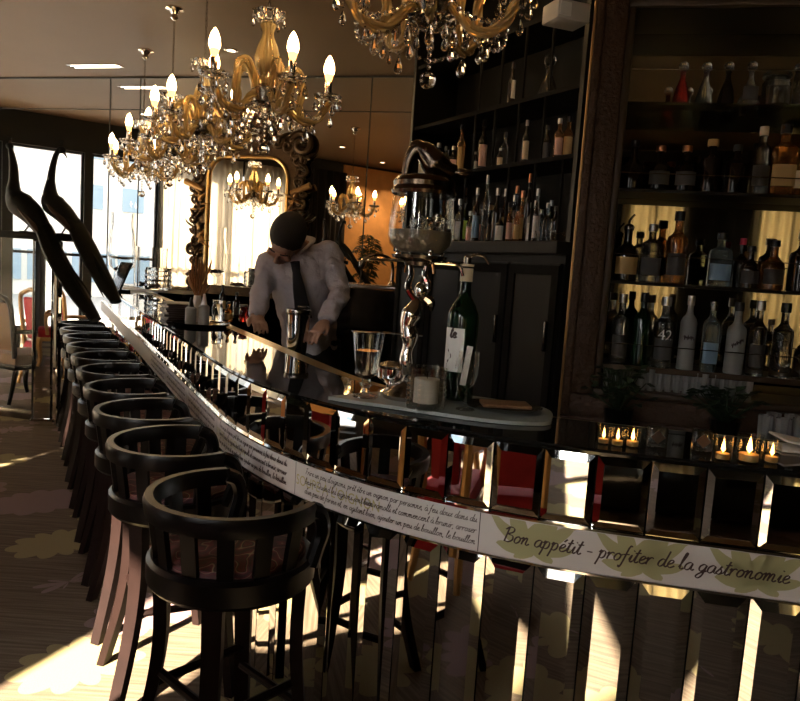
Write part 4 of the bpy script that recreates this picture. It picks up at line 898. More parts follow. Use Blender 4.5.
# glass slab tray
sp_ = [(-.215, 2.235), (-.10, 2.36), (.02, 2.44), (.14, 2.46), (.28, 2.42), (.44, 2.33), (.485, 2.25), (.47, 2.13), (.43, 2.05), (.30, 2.035), (.14, 2.085), (.0, 2.145), (-.13, 2.195)]
pl = [(v.x, v.y) for v in cat([Vector((x, y, 0)) for x, y in sp_ + [sp_[0]]], 4)[:-1]]
ctr = Vector((sum(x for x, y in pl) / len(pl), sum(y for x, y in pl) / len(pl)))
t = tag(MB().prism(pl, BARZ + .0015, BARZ + .0125).build('glass_tray', M['slab'], None, ang=.5), 'curved greenish glass slab lying on the bar under the drinking glasses', 'tray')
GZ = BARZ + .0125
# goblet of ice, covered by a slotted spoon
p = onz(365, 397, GZ)
g = thing('goblet', 'faceted stemmed goblet with a slotted spoon across the rim, left end of the glass slab', 'glass', (p.x, p.y, GZ))
MB().lathe(vessel([(0, .0), (.040, .001), (.038, .006), (.012, .014), (.010, .03), (.02, .04), (.012, .05), (.014, .058), (.034, .072), (.038, .10), (.043, .15), (.050, .205)], .003)[:99], 20, flute=.03, nf=10).build('bowl', M['clear'], g, ang=.35)
MB().lathe([(0, .075), (.030, .077), (.036, .11), (.039, .15), (0, .15)], 20).build('drink', M['sglass'], g)
spn = MB().box((0, 0, .2085), (.11, .028, .003), rotz(.2), .001); spn.tube([(.045, .01, .209), (.17, .035, .205)], .003, 6); spn.build('slotted_spoon', M['chrome'], g)
# ribbed candle holder
p = onz(425, 408, GZ)
c = thing('candle_holder', 'ribbed cylindrical glass candle holder in the middle of the glass slab', 'candle holder', (p.x, p.y, GZ))
prof = [(0, 0), (.056, 0)] + [(.056 + .004 * (i % 2), .006 + .0075 * i) for i in range(16)] + [(.056, .126), (.050, .126), (.047, .02), (0, .016)]
MB().lathe(prof, 40, flute=.035, nf=20).build('glass_cup', M['ribthin'], c, ang=.2); MB().lathe([(0, .018), (.038, .018), (.038, .09), (.012, .092), (0, .09)], 24).build('candle', M['mauve'], c); MB().tube([(0, 0, .088), (.002, 0, .11)], .0018, 6).build('wick', M['black'], c)
# small stemmed glass with sugar sachet
p = at(465, 409, 2.16)
g = thing('liqueur_glass', 'small stemmed liqueur glass holding a paper stick in front of the dark bottle', 'glass', (p.x, p.y, GZ))
MB().lathe(vessel([(0, 0), (.030, .001), (.028, .004), (.005, .010), (.004, .065), (.022, .078), (.031, .105), (.033, .14), (.031, .178)], .002), 24).build('bowl', M['glassthin'], g)
MB().box((-.006, 0, .135), (.018, .004, .12), Matrix.Rotation(.12, 3, 'Y')).build('paper_stick', M['paper'], g)
# silver bowl, board with napkin, shaker
p = onz(392, 393, GZ); g = thing('sugar_bowl', 'small silver sugar bowl behind the ribbed candle holder', 'bowl', (p.x - .0, p.y, GZ))
MB().lathe([(0, 0), (.045, 0), (.047, .008), (.02, .02), (.022, .03), (.055, .055), (.058, .085), (.052, .09), (.0, .05)], 28).build('bowl', M['chrome'], g); MB().lathe([(.055, .088), (.057, .094), (.03, .105), (0, .108)], 24).build('lid', M['steel'], g)
p = onz(507, 413, GZ)
g = thing('serving_dish', 'shallow oval dish with a folded paper lying at the right end of the glass slab', 'dish', (p.x - .01, p.y + .05, GZ), -.25)
MB().lathe([(0, .0), (.085, .0), (.115, .010), (.12, .016), (.11, .014), (.08, .006), (0, .006)], 32, sx=1.05, sy=.75).build('dish', M['steel'], g); MB().box((.01, 0, .018), (.15, .09, .012), rotz(.3), .004).build('folded_paper', M['cane'], g)
p = onz(297, 349, 1.0); p = at(297, 347, 3.83)
sB = Vector((p.x, p.y, 0)); 
g = thing('cocktail_shaker', 'tall steel cocktail shaker tin standing on the work ledge before the bartender', 'shaker', (p.x, p.y, 1.0))
MB().lathe(vessel([(0, 0), (.046, 0), (.048, .006), (.056, .12), (.064, .25), (.066, .265)], .003), 32).build('tin', M['chrome'], g); MB().lathe([(.0655, .24), (.068, .245), (.0685, .262), (.0665, .268)], 32).build('rim_band', M['steel'], g)
# ------------------------------------------------------------------ bottles
def bottle(kind, h, r, glass, cap, label, name='bottle', lz=(.12, .42), capname='cap'):
    """local meshes for one bottle: unit profile scaled to height h, radius r"""
    P = {
     'wine': [(0, .01), (.82, 0), (1, .015), (1, .56), (.95, .62), (.62, .69), (.40, .74), (.34, .80), (.34, .97), (.40, .975), (.40, 1), (0, 1)],
     'spirit': [(0, .01), (.9, 0), (1, .015), (1, .60), (.92, .66), (.55, .71), (.40, .75), (.36, .80), (.36, .95), (.44, .955), (.44, 1), (0, 1)],
     'tall': [(0, .01), (.9, 0), (1, .015), (.98, .66), (.80, .72), (.46, .77), (.36, .82), (.34, .97), (.40, .975), (.40, 1), (0, 1)],
     'flask': [(0, .01), (.8, 0), (.95, .02), (1, .12), (.98, .34), (.80, .48), (.45, .58), (.24, .66), (.22, .92), (.30, .93), (.30, 1), (0, 1)],
     'round': [(0, .01), (.88, 0), (1, .02), (1, .46), (.9, .56), (.6, .63), (.36, .68), (.32, .74), (.32, .92), (.38, .93), (.38, 1), (0, 1)],
     'square': [(0, .01), (.92, 0), (1, .02), (1, .64), (.92, .70), (.5, .745), (.36, .77), (.34, .82), (.34, .95), (.42, .955), (.42, 1), (0, 1)],
     'conic': [(0, .01), (.9, 0), (1, .02), (.96, .14), (.70, .38), (.42, .56), (.30, .64), (.28, .78), (.40, .79), (.28, .80), (.30, .82), (0, .82)],
     'jar': [(0, .01), (.9, 0), (1, .04), (1, .72), (.86, .80), (.82, .84), (.9, .85), (.9, 1), (0, 1)],
    }[kind]
    sq = .9 if kind == 'square' else 0
    parts = [('glass_body', MB().lathe([(a * r, z * h * .97) for a, z in P], 20, square=sq, sy=.8 if kind == 'flask' else 1).mesh('glass_body', M[glass]))]
    tz = P[-1][1] * h * .97; nr = max(.006, P[-2][0] * r)
    if cap == 'ball': parts.append(('stopper', MB().lathe([(nr * .7, tz - .01), (nr * .7, tz)], 10).ball((0, 0, tz + r * .55), r * .58, seg=12).mesh('stopper', M['clear'])))
    elif cap == 'pour': parts.append(('pour_spout', MB().lathe([(nr, tz - .015), (nr * 1.1, tz), (nr * .5, tz + .01), (0, tz + .01)], 12).tube(cat([(0, 0, tz), (.0, 0, tz + .025), (.018, 0, tz + .05)], 3), .005, 6).mesh('pour_spout', M['steel'])))
    elif cap: parts.append((capname, MB().lathe([(nr * 1.12, tz - .14 * h * .7), (nr * 1.16, tz - .01), (nr * 1.1, tz + .03 * h), (0, tz + .03 * h)], 14).mesh(capname, M[cap])))
    if label:
        vs = []; n = 12; z0, z1 = lz[0] * h, lz[1] * h; f = 1.012
        for i in range(n + 1):
            a = -PI / 2 - 1.0 + 2.0 * i / n; x, y = math.cos(a), math.sin(a); rr = r * f * (1 / ((abs(x) ** 6 + abs(y) ** 6) ** (1 / 6)) * sq + 1 - sq)
            for z in (z0, z1): vs.append((rr * x, rr * y * (.8 if kind == 'flask' else 1), z))
        parts.append(('label', MB().add(vs, [(2 * i, 2 * i + 2, 2 * i + 3, 2 * i + 1) for i in range(n)]).mesh('label', M[label])))
    return parts
def put(parts, name, lab, cat_, loc, rz, group=None):
    t = thing(name, lab, cat_, loc, rz, group)
    for nm, me in parts: link(me, nm, t)
    return t
# ---- glazed cabinet on the right
CB = Vector((at(600, 384, 3.0).x, 3.0, 0)); CT = Vector((.98, -.197, 0)).normalized(); CN = Vector((.197, .98, 0)).normalized(); CANG = math.atan2(CT.y, CT.x)
CW = 1.95; Zi0, Zi1 = 1.075, 2.60; FW_ = .155
cab = thing('display_cabinet', 'large glass-shelved mirror cabinet in a broad dark gilt frame on the right', 'cabinet', CB, CANG)
def ring(u0, u1, z0, z1, w, y0, y1, mb): 
    mb.box(((u0 + u1) / 2, (y0 + y1) / 2, z1 + w / 2), (u1 - u0 + 2 * w, y1 - y0, w), bev=.008); mb.box(((u0 + u1) / 2, (y0 + y1) / 2, z0 - w / 2), (u1 - u0 + 2 * w, y1 - y0, w), bev=.008)
    for u in (u0 - w / 2, u1 + w / 2): mb.box((u, (y0 + y1) / 2, (z0 + z1) / 2), (w, y1 - y0, z1 - z0), bev=.008)
    return mb
ring(0, CW, Zi0, Zi1, .03, -.03, .0, MB()).build('inner_moulding', M['shelfboard'], cab)
ring(-.03, CW + .03, Zi0 - .03, Zi1 + .03, .10, -.05, .02, MB()).build('carved_frame', M['ornate'], cab)
ring(-.12, CW + .12, Zi0 - .12, Zi1 + .12, .035, -.07, .02, MB()).build('outer_moulding', M['ornate'], cab)
ring(-.152, CW + .152, Zi0 - .152, Zi1 + .152, .012, -.065, -.02, MB()).build('gold_fillet', M['goldedge'], cab)
D = .30
MB().box((CW / 2, D, (Zi0 + Zi1) / 2), (CW, .01, Zi1 - Zi0)).build('mirror_back', M['darkmirror'], cab, smooth=False)
for u in (-.008, CW + .008): MB().box((u, D / 2, (Zi0 + Zi1) / 2), (.016, D, Zi1 - Zi0)).build('side_panel', M['shelfblack'], cab, smooth=False)
MB().box((CW / 2, D / 2, Zi1 + .008), (CW + .03, D, .016)).build('top_panel', M['shelfblack'], cab, smooth=False)
MB().box((CW / 2, D / 2, Zi0 - .008), (CW + .03, D, .016)).build('bottom_panel', M['shelfboard'], cab, smooth=False)
def czy(py, x=650, off=.1): 
    p = onplane(x, py, CB + CN * off, CN); return p.z
ZS = [czy(105.5, 690), czy(192.5, 690), czy(285, 690, .06)]; ZB = czy(367, 640, .0)
for z in ZS: 
    MB().box((CW / 2, D / 2 + .02, z - .006), (CW - .01, D - .05, .012), bev=.002).build('glass_shelf', M['glassshelf'] if z > 2.1 else M['shelfblack'], cab, smooth=False)
MB().box((CW / 2, D / 2 + .01, ZB - .012), (CW - .01, D - .03, .024), bev=.003).build('shelf_board', M['shelfboard'], cab, smooth=False)
for z in (ZS[0] + .12, ZS[1] + .06, ZS[2] + .11, ZB + .09): MB().tube([(0, .018, z), (CW, .018, z)], .0022, 6).build('guard_wire', M['steel'], cab)
def cpos(px, z, off): p = onplane(px, 0, CB + CN * off, CN); 
def cplace(px, z, off):
    # point on the shelf whose picture column at shelf height is px
    P = CB + CN * off; u = 0.; lo, hi = -.5, 2.5
    for _ in range(40):
        md = (lo + hi) / 2; w = P + CT * md + Vector((0, 0, z)); 
        if project(w)[0] < px: lo = md
        else: hi = md
    return P + CT * lo + Vector((0, 0, z))
def hgt(px, y0, y1, Y=3.05): return abs(y1 - y0) / 720 * Y
ROW = [
 (ZS[0], .10, 'top shelf, mirror cabinet', [(680, 63, 103, 17, 'conic', 'rglass', 'ball', None, 'small red decanter with ball stopper'), (703, 63, 103, 17, 'conic', 'sglass', 'ball', None, 'small clear decanter with ball stopper'), (725, 63, 104, 17, 'conic', 'dglass', 'ball', None, 'small dark decanter with ball stopper'), (748, 63, 105, 17, 'conic', 'sglass', 'ball', 'darklabel', 'small smoky decanter with dark band'), (774, 71, 102, 27, 'jar', 'sglass', 'steel', None, 'squat lidded glass jar'), (800, 66, 106, 18, 'jar', 'clear', 'clear', None, 'faceted glass jar cut by the right edge')]),
 (ZS[1], .09, 'second shelf, mirror cabinet', [(631, 143, 190, 26, 'flask', 'dglass', 'cap', None, 'broad-bellied brandy flask'), (657, 148, 191, 23, 'round', 'dglass', 'copper', 'darklabel', 'round dark bottle with copper neck and grey label'), (683, 148, 192, 23, 'round', 'dglass', 'copper', 'darklabel', 'copper-necked round dark bottle with grey label'), (708, 141, 192, 22, 'spirit', 'dglass', 'tan', None, 'dim embossed brown bottle'), (733, 146, 193, 20, 'wine', 'dglass', 'cap', None, 'very dark slim bottle'), (757, 129, 194, 19, 'tall', 'sglass', 'cream', 'darklabel', 'clear tall bottle with black label'), (779, 127, 195, 23, 'square', 'aglass', 'cap', 'tan', 'square amber whisky bottle with tan label'), (799, 140, 196, 20, 'square', 'aglass', 'cap', 'cream', 'square amber bottle cut by the right edge')]),
 (ZS[2], .07, 'third shelf, mirror cabinet', [(624, 222, 277, 25, 'round', 'dglass', 'pour', 'tan', 'squat black bottle with diamond label and pour spout'), (648, 221, 278, 20, 'square', 'sglass', 'silvercap', 'darklabel', 'embossed clear gin bottle with tall stopper'), (673, 208, 279, 21, 'spirit', 'aglass', 'cap', 'darklabel', 'tall amber bottle with black cap and diamond label'), (717, 228, 281, 21, 'square', 'bglass', 'cap', 'bluelabel', 'square pale-blue gin bottle with oval portrait label'), (747, 241, 283, 20, 'round', 'dglass', 'cap', 'darklabel', 'short dark bottle with red-brown label'), (770, 236, 285, 23, 'round', 'aglass', 'cap', 'darklabel', 'round-shouldered whisky bottle with dark label'), (798, 228, 287, 24, 'spirit', 'dglass', 'silvercap', None, 'tall black bottle cut by the right edge')]),
 (ZB, .06, 'wooden bottom shelf, mirror cabinet', [(617, 291, 361, 18, 'spirit', 'sglass', 'silvercap', 'darklabel', 'smoky bottle with dark neck, leftmost'), (638, 289, 362, 18, 'tall', 'gglass', 'cap', None, 'green glass bottle'), (660, 292, 363, 21, 'spirit', 'sglass', 'silvercap', 'darklabel', 'clear bottle printed with the number 42'), (684, 291, 365, 17, 'tall', 'frost', 'silvercap', None, 'slim frosted vodka bottle with a scribbled name'), (707, 297, 367, 15, 'square', 'bglass', 'steel', 'bluelabel', 'square clear bottle with blue base'), (732, 298, 370, 19, 'spirit', 'frost', 'cap', None, 'frosted bottle with sloping script and dark cap'), (753, 296, 371, 18, 'spirit', 'clear', 'silvercap', 'darklabel', 'clear slim vodka bottle'), (778, 298, 373, 20, 'spirit', 'clear', 'gglass', None, 'clear bottle with greenish neck'), (800, 320, 375, 18, 'round', 'clear', 'silvercap', None, 'clear bottle cut by the right edge')]),
]
for z, off, shelf, items in ROW:
    for i, (px, y0, y1, w, kind, gl, cp, lbl, d) in enumerate(items):
        p = cplace(px, z, off); h = hgt(px, y0, y1, p.y) ; 
        if cp == 'ball': h *= 1.0
        parts = bottle(kind, h, w / 2 / 720 * p.y * .96, gl, cp, lbl)
        t = put(parts, 'storage_jar' if kind == 'jar' else ('decanter' if kind == 'conic' else 'bottle'), d + ', ' + ORD[i] + ' from left, ' + shelf, 'jar' if kind == 'jar' else 'bottle', p, CANG, 'drinks in the mirror cabinet')
        if '42' in d:
            r = w / 2 / 720 * p.y * .96 * 1.03; wrap_text('42', t, r, -PI / 2, h * .40, .060, M['paper'])
        if 'script' in d or 'scribbled' in d:
            r = w / 2 / 720 * p.y * .96 * 1.03; wm_ = MB(); tx_ = 'vodka' if 0 else 'm n u'
            n = 40; pl = [Vector((r * math.cos(-PI / 2 + (k / n - .5) * 1.2), r * math.sin(-PI / 2 + (k / n - .5) * 1.2), h * (.44 + (.1 if 'sloping' in d else 0) * (k / n - .5)) + .008 * math.sin(k * 1.25) * (1 + .5 * math.sin(k * .5)))) for k in range(n + 1)]
            wm_.tube(pl, .0012, 4); wm_.build('script_name', M['ink'], t)
p = cplace(738, ZS[2], .16); put(bottle('round', hgt(0, 234, 283, p.y), .03, 'dglass', 'pinkcap', None), 'bottle', 'dark bottle with bright pink wax cap standing behind the blue gin bottle', 'bottle', p, CANG, 'drinks in the mirror cabinet')
# small tumblers standing under the wooden shelf
def tumbler(h, r): return MB().lathe(vessel([(0, 0), (r * .72, 0), (r * .76, h * .1), (r * .9, h * .5), (r, h)], .003), 32, flute=.07, nf=8).mesh('tumbler', M['ribbed'], ang=.3)
tm = tumbler(.092, .0185); zt_ = Zi0
k = 0
for row, off in ((0, .05), (1, .12)):
    for i in range(17):
        p = cplace(606 + i * 8.8 + row * 4, zt_, off + .012 * math.sin(i))
        if row and i > 15: continue
        tag(link(tm, 'tumbler', None, p), 'small ribbed tumbler in the crowded row beneath the wooden shelf of the mirror cabinet', 'glass', 'tumblers under the wooden shelf')
# back counter below the cabinet
t = thing('back_counter', 'low black back counter under the mirror cabinet', 'counter', CB + CN * -.02, CANG)
MB().box((1.09, .0, .46), (2.42, .44, .86), bev=.01).build('carcass', M['shelfblack'], t); MB().box((1.09, -.01, .905), (2.46, .48, .03), bev=.006).build('top', M['black'], t)
gl = tumbler(.13, .027)
for i, (px, off) in enumerate(((762, -.16), (780, -.20), (797, -.16), (770, -.08), (788, -.08))):
    p = cplace(px, .92, off); tag(link(gl, 'highball_glass', None, p), 'tall clear glass on the black back counter below the right of the mirror cabinet', 'glass', 'glasses at the right of the back counter')
def herb(px, z, off, lb, n, hgt_):
    p = cplace(px, z, off); t = thing('potted_herb', lb, 'plant', p)
    MB().lathe([(0, 0), (.045, 0), (.06, .10), (.055, .10), (0, .09)], 18).build('pot', M['black'], t)
    lf = MB(); st = MB(); rnd = random.Random(int(px))
    for k in range(n):
        a = rnd.uniform(0, 6.28); r = rnd.uniform(.0, .12); z_ = .1 + rnd.uniform(.02, hgt_); c = Vector((r * math.cos(a), r * math.sin(a), z_)); st.tube([(0, 0, .08), c], .002, 4)
        d = Vector((math.cos(a), math.sin(a), rnd.uniform(-.5, .6))).normalized(); s_ = d.cross(Vector((0, 0, 1))).normalized(); w = rnd.uniform(.016, .028); l = w * 2.2
        up_ = s_.cross(d) * .006
        lf.add([c, c + d * l * .5 + s_ * w + up_, c + d * l, c + d * l * .5 - s_ * w + up_, c + d * l * .5 - up_], [(0, 1, 4), (1, 2, 4), (2, 3, 4), (3, 0, 4)])
    lf.build('leaves', M['leaf'], t, smooth=False); t.children[-1]['kind'] = 'stuff'; st.build('stems', M['leaf'], t)
herb(616, .92, -.15, 'bushy potted herb on the back counter under the left of the mirror cabinet', 60, .16); herb(722, .92, -.18, 'bushy potted herb on the back counter near the votive candles', 50, .12)
# votives along the bar edge
def votive(px, py, h, r, lb, lit=True):
    p = onz(px, py, BARZ); t = thing('votive_candle', lb, 'candle', (p.x, p.y, BARZ))
    MB().lathe(vessel([(0, 0), (r * .85, 0), (r, h * .2), (r * 1.05, h)], .0025), 18).build('glass_cup', M['glassthin'], t); MB().lathe([(0, .004), (r * .75, .004), (r * .75, h * .3), (0, h * .3)], 14).build('wax', M['tan'], t)
    if lit: MB().lathe([(1e-7, h * .32), (r * .24, h * .45), (r * .17, h * .62), (1e-7, h * .9)], 10).build('flame', M['flame'], t)
for a in ((603, 444, .050, .017, 'small lit votive, leftmost of the three at the middle of the bar edge'), (617, 446, .052, .018, 'small lit votive in the middle of the left trio on the bar edge'), (632, 447, .055, .02, 'small votive at the right of the left trio on the bar edge'), (722, 460, .062, .022, 'lit votive at the left of the right-hand trio on the bar'), (748, 462, .072, .030, 'largest lit votive glass, centre of the right-hand trio on the bar'), (771, 463, .058, .020, 'lit votive at the right of the right-hand trio, by the white napkin')): votive(*a)
for px, py, lb in ((656, 447, 'dark diamond-shaped glass block on the bar between the votives'), (701, 451, 'small dark round medallion block on the bar right of the diamond one')):
    p = onz(px, py, BARZ); t = thing('glass_block', lb, 'ornament', (p.x, p.y, BARZ), CANG); MB().box((0, 0, .028), (.05, .03, .056), bev=.005).build('block', M['sglass'], t)
    if 'diamond' in lb: MB().box((0, -.017, .03), (.026, .004, .026), Matrix.Rotation(.785, 3, 'Y')).build('emblem', M['shelfboard'], t)
    else: MB().lathe([(0, -.002), (.015, -.002), (.015, .002), (0, .002)], 16, c=(0, -.017, .03), rot=Matrix.Rotation(PI / 2, 3, 'X')).build('emblem', M['shelfboard'], t)
p = onz(792, 452, BARZ); t = thing('napkin', 'folded white napkin on the bar at the right edge of the picture', 'napkin', (p.x + .02, p.y + .03, BARZ), -.15)
for k, (z, a) in enumerate(((.004, 0), (.022, .16))): MB().box((.03, 0, z), (.16, .11, .006), Matrix.Rotation(a, 3, 'Y') @ rotz(.1 * k), .002).build('fold', M['linen'], t)
# ---- black shelving to the left of the cabinet
SA = math.radians(30.5); ST = Vector((-math.sin(SA), math.cos(SA), 0)); SN = Vector((math.cos(SA), math.sin(SA), 0)); SP = Vector((at(573, 200, 3.28).x, 3.28, 0)); SANG = math.atan2(-ST.y, -ST.x)
sh = thing('wall_shelving', 'black wall shelving full of bottles above charcoal cupboard doors, behind the fountain', 'shelving', SP, SANG)   # local x: towards the camera along the wall
LS = (onplane(406, 200, SP, SN) - SP).dot(ST)
x0, x1 = -LS, .0; cxs = (x0 + x1) / 2
def sz(px, py): return onplane(px, py, SP, SN).z
Z1_, Z2_, Z3_ = sz(500, 242), sz(506, 163), sz(505, 102); Z4_ = Z3_ + .36; TOPZ = 3.45
MB().box((cxs, .32, (1.60 + TOPZ) / 2), (x1 - x0, .02, TOPZ - 1.60)).build('back_panel', M['blackmatte'], sh, smooth=False)
for z, nm in ((Z2_, 'shelf'), (Z3_, 'shelf'), (Z4_, 'shelf')): MB().box((cxs, .16, z - .011), (x1 - x0, .30, .022), bev=.002).build(nm, M['shelfedge'], sh, smooth=False)
MB().box((cxs, .16, TOPZ), (x1 - x0, .32, .03)).build('top_board', M['shelfblack'], sh, smooth=False)
for x in (x0 + .01, x1 - .01): MB().box((x, .16, (Z1_ + TOPZ) / 2), (.025, .32, TOPZ - Z1_)).build('side_board', M['shelfblack'], sh, smooth=False)
for a, b, pxs in ((Z1_, Z2_ - .022, (462, 505, 531, 558)), (Z2_, Z3_ - .022, (468, 487, 510, 535)), (Z3_, Z4_ - .022, (470, 490, 512, 538))):
    for px in pxs:
        x = -(onplane(px, 200, SP, SN) - SP).dot(ST); MB().box((x, .012, (a + b) / 2), (.010, .010, b - a)).build('upright', M['shelfedge'], sh, smooth=False)
xa = x0 + .02
MB().box((cxs, .13, Z1_ - .03), (x1 - x0, .40, .06), bev=.006).build('counter_top', M['cabinet'], sh, smooth=False)
MB().box((cxs, .16, (Z1_ - .06) / 2), (x1 - x0, .34, Z1_ - .06)).build('carcass', M['cabinet'], sh, smooth=False)
nd = 4; dw = (x1 - x0) / nd
for i in range(nd):
    x = x0 + dw * (i + .5); zc = (Z1_ - .1 + .12) / 2
    d = MB(); d.box((x, -.022, zc), (dw - .02, .02, Z1_ - .22), bev=.003)
    dr = d.build('door', M['cabinet'], sh, smooth=False)
    fr = MB(); w = .045
    for sx in (-1, 1): fr.box((x + sx * (dw / 2 - .03), -.036, zc), (w, .012, Z1_ - .24), bev=.002)
    for sz_ in (-1, 1): fr.box((x, -.036, zc + sz_ * ((Z1_ - .24) / 2 - w / 2)), (dw - .06, .012, w), bev=.002)
    fr.build('door_frame', M['shelfedge'], dr, smooth=False); MB().box((x + dw / 2 - .05, -.05, 1.25), (.014, .02, .14), bev=.004).build('door_handle', M['black'], dr)
def splace(px, z, off):
    P = SP + SN * off; lo, hi = -1., 3.
    for _ in range(40):
        md = (lo + hi) / 2
        if project(P + ST * md + Vector((0, 0, z)))[0] > px: lo = md
        else: hi = md
    return P + ST * lo + Vector((0, 0, z))
low = [(446, 202, 8, 'spirit', 'dglass', 'cap', 'darklabel', 'dark bottle'), (457, 196, 8, 'spirit', 'sglass', 'silvercap', 'paper', 'pale-labelled bottle'), (463, 195, 8, 'wine', 'gglass', 'cap', 'lime', 'bottle with bright green label'), (468, 208, 7, 'spirit', 'sglass', 'silvercap', 'pink', 'short bottle with pinkish label'), (474, 186, 8, 'wine', 'dglass', 'silvercap', 'bluelabel', 'tall bottle with blue label'), (479, 201, 9, 'spirit', 'dglass', 'cap', 'pink', 'dark bottle with reddish label'), (483, 174, 7, 'wine', 'sglass', 'silvercap', None, 'very tall slim bottle'), (488, 202, 12, 'spirit', 'dglass', 'tan', 'darklabel', 'broad dark ceramic-looking bottle'), (494, 186, 9, 'wine', 'dglass', 'silvercap', None, 'dark wine bottle with silver neck'), (498, 205, 10, 'round', 'dglass', 'cap', 'paper', 'black bottle with white round label'), (507, 200, 8, 'spirit', 'aglass', 'cap', 'pink', 'amber bottle with pink label'), (511, 192, 7, 'wine', 'sglass', 'silvercap', 'cream', 'slim bottle with cream label'), (515, 204, 7, 'spirit', 'aglass', 'cap', 'tan', 'short amber bottle'), (519, 188, 8, 'spirit', 'aglass', 'copper', 'tan', 'whisky bottle with golden label'), (525, 172, 7, 'wine', 'dglass', 'copper', None, 'tallest bottle with copper foil'), (529, 200, 9, 'spirit', 'frost', 'silvercap', 'paper', 'frosted bottle with white label'), (534, 187, 8, 'wine', 'sglass', 'silvercap', 'paper', 'clear bottle with long pale neck'), (539, 206, 8, 'spirit', 'bglass', 'silvercap', 'bluelabel', 'pale blue bottle'), (545, 201, 9, 'round', 'sglass', 'silvercap', None, 'smoky round bottle'), (553, 203, 8, 'spirit', 'dglass', 'cap', None, 'black bottle')]
for i, (px, y0, w, kind, gl_, cp, lbl, d) in enumerate(low):
    p = splace(px, Z1_, .07 + .05 * (i % 2) + .02 * ((i * 7) % 3)); put(bottle(kind, (240 - y0) / 720 * p.y, w / 2 / 720 * p.y * .98, gl_, cp, lbl, lz=(.10, .5)), 'bottle', d + ', ' + ORD[i] + ' from left, lowest shelf of the black shelving', 'bottle', p, math.atan2(-p.y, -p.x) + PI / 2 + .15, 'bottles on the lowest black shelf')
back = [(450, 190, 8, 'wine', 'sglass', 'silvercap', 'cream'), (461, 184, 8, 'wine', 'dglass', 'copper', 'tan'), (472, 196, 9, 'spirit', 'aglass', 'cap', 'cream'), (485, 192, 9, 'spirit', 'sglass', 'silvercap', 'paper'), (502, 185, 8, 'wine', 'aglass', 'silvercap', 'tan'), (513, 182, 8, 'wine', 'sglass', 'copper', 'pink'), (522, 194, 9, 'spirit', 'aglass', 'cap', 'cream'), (533, 196, 9, 'spirit', 'sglass', 'silvercap', 'paper'), (548, 196, 8, 'wine', 'gglass', 'silvercap', 'cream')]
for i, (px, y0, w, kind, gl_, cp, lbl) in enumerate(back):
    p = splace(px, Z1_, .24); put(bottle(kind, (240 - y0) / 720 * p.y, w / 2 / 720 * p.y, gl_, cp, lbl, lz=(.2, .5)), 'bottle', {'w': 'tall slim', 's': 'broad'}[kind[0]] + ' bottle in the back row, ' + ORD[i] + ' from left, lowest shelf of the black shelving', 'bottle', p, math.atan2(-p.y, -p.x) + PI / 2, 'bottles on the lowest black shelf')
up = [(421, 148, 176, 9, 'paper', 'dglass'), (429, 145, 175, 9, 'cream', 'dglass'), (437, 143, 174, 10, 'paper', 'sglass'), (445, 145, 173, 10, 'cream', 'sglass'), (452, 146, 172, 8, 'pink', 'dglass'), (459, 122, 170, 8, 'tan', 'aglass'), (474, 148, 166, 5, 'paper', 'dglass'), (481, 119, 166, 9, 'pink', 'dglass'), (499, 145, 163, 6, 'cream', 'dglass'), (503, 130, 163, 7, 'darklabel', 'sglass'), (524, 118, 158, 7, 'cream', 'dglass'), (545, 122, 156, 9, 'darklabel', 'dglass'), (557, 116, 153, 9, 'pink', 'aglass'), (566, 113, 152, 10, 'tan', 'aglass')]
nm_ = {'paper': 'white label', 'cream': 'cream label', 'pink': 'pink label', 'tan': 'golden label', 'darklabel': 'dark label'}
for i, (px, y0, y1, w, lbl, gl_) in enumerate(up):
    p = splace(px, Z2_, .08 + .03 * (i % 2)); put(bottle('wine' if i % 3 else 'spirit', (y1 - y0) / 720 * p.y * 1.05, w / 2 / 720 * p.y, gl_, 'cap' if i % 2 else 'silvercap', lbl, lz=(.1, .52)), 'bottle', 'dark bottle with ' + nm_[lbl] + ', ' + ORD[i] + ' from left, upper shelf of the black shelving', 'bottle', p, math.atan2(-p.y, -p.x) + PI / 2 + .15, 'bottles on the upper black shelf')
p = splace(510, Z3_, .1); put(bottle('wine', .23, .02, 'dglass', 'cap', 'paper', lz=(.2, .6)), 'bottle', 'lone bottle with a white label on the top black shelf under the chandelier', 'bottle', p, .8, 'bottles on the top black shelf')
p = splace(547, Z3_, .1); put(bottle('conic', .19, .05, 'sglass', 'ball', None), 'decanter', 'glass decanter on the top black shelf next to the gilt frame', 'decanter', p, .8, 'bottles on the top black shelf')
bw = MB().lathe(vessel([(0, 0), (.03, 0), (.05, .03), (.055, .05)], .003), 20).mesh('glass_bowl', M['clear'])
for i, px in enumerate((546, 556, 563)):
    p = splace(px, Z1_, .03); tag(link(bw, 'glass_bowl', None, p), 'small glass bowl, ' + ('left', 'middle', 'right')[i] + ' of three at the right end of the lowest black shelf', 'bowl', 'glass bowls on the lowest black shelf')
# white box fixed high on the shelving
p = at(566, 15, 3.02); t = thing('wall_speaker', 'white box loudspeaker mounted high beside the gilt cabinet frame', 'speaker', p, .35)
MB().box((0, 0, 0), (.15, .12, .075), bev=.008).build('case', M['white'], t); MB().box((-.04, -.062, 0), (.05, .004, .05)).build('grille', M['paper'], t); MB().tube([(.06, .05, 0), (.12, .16, .03), (.14, .25, .06)], .012, 8).build('bracket', M['black'], t)
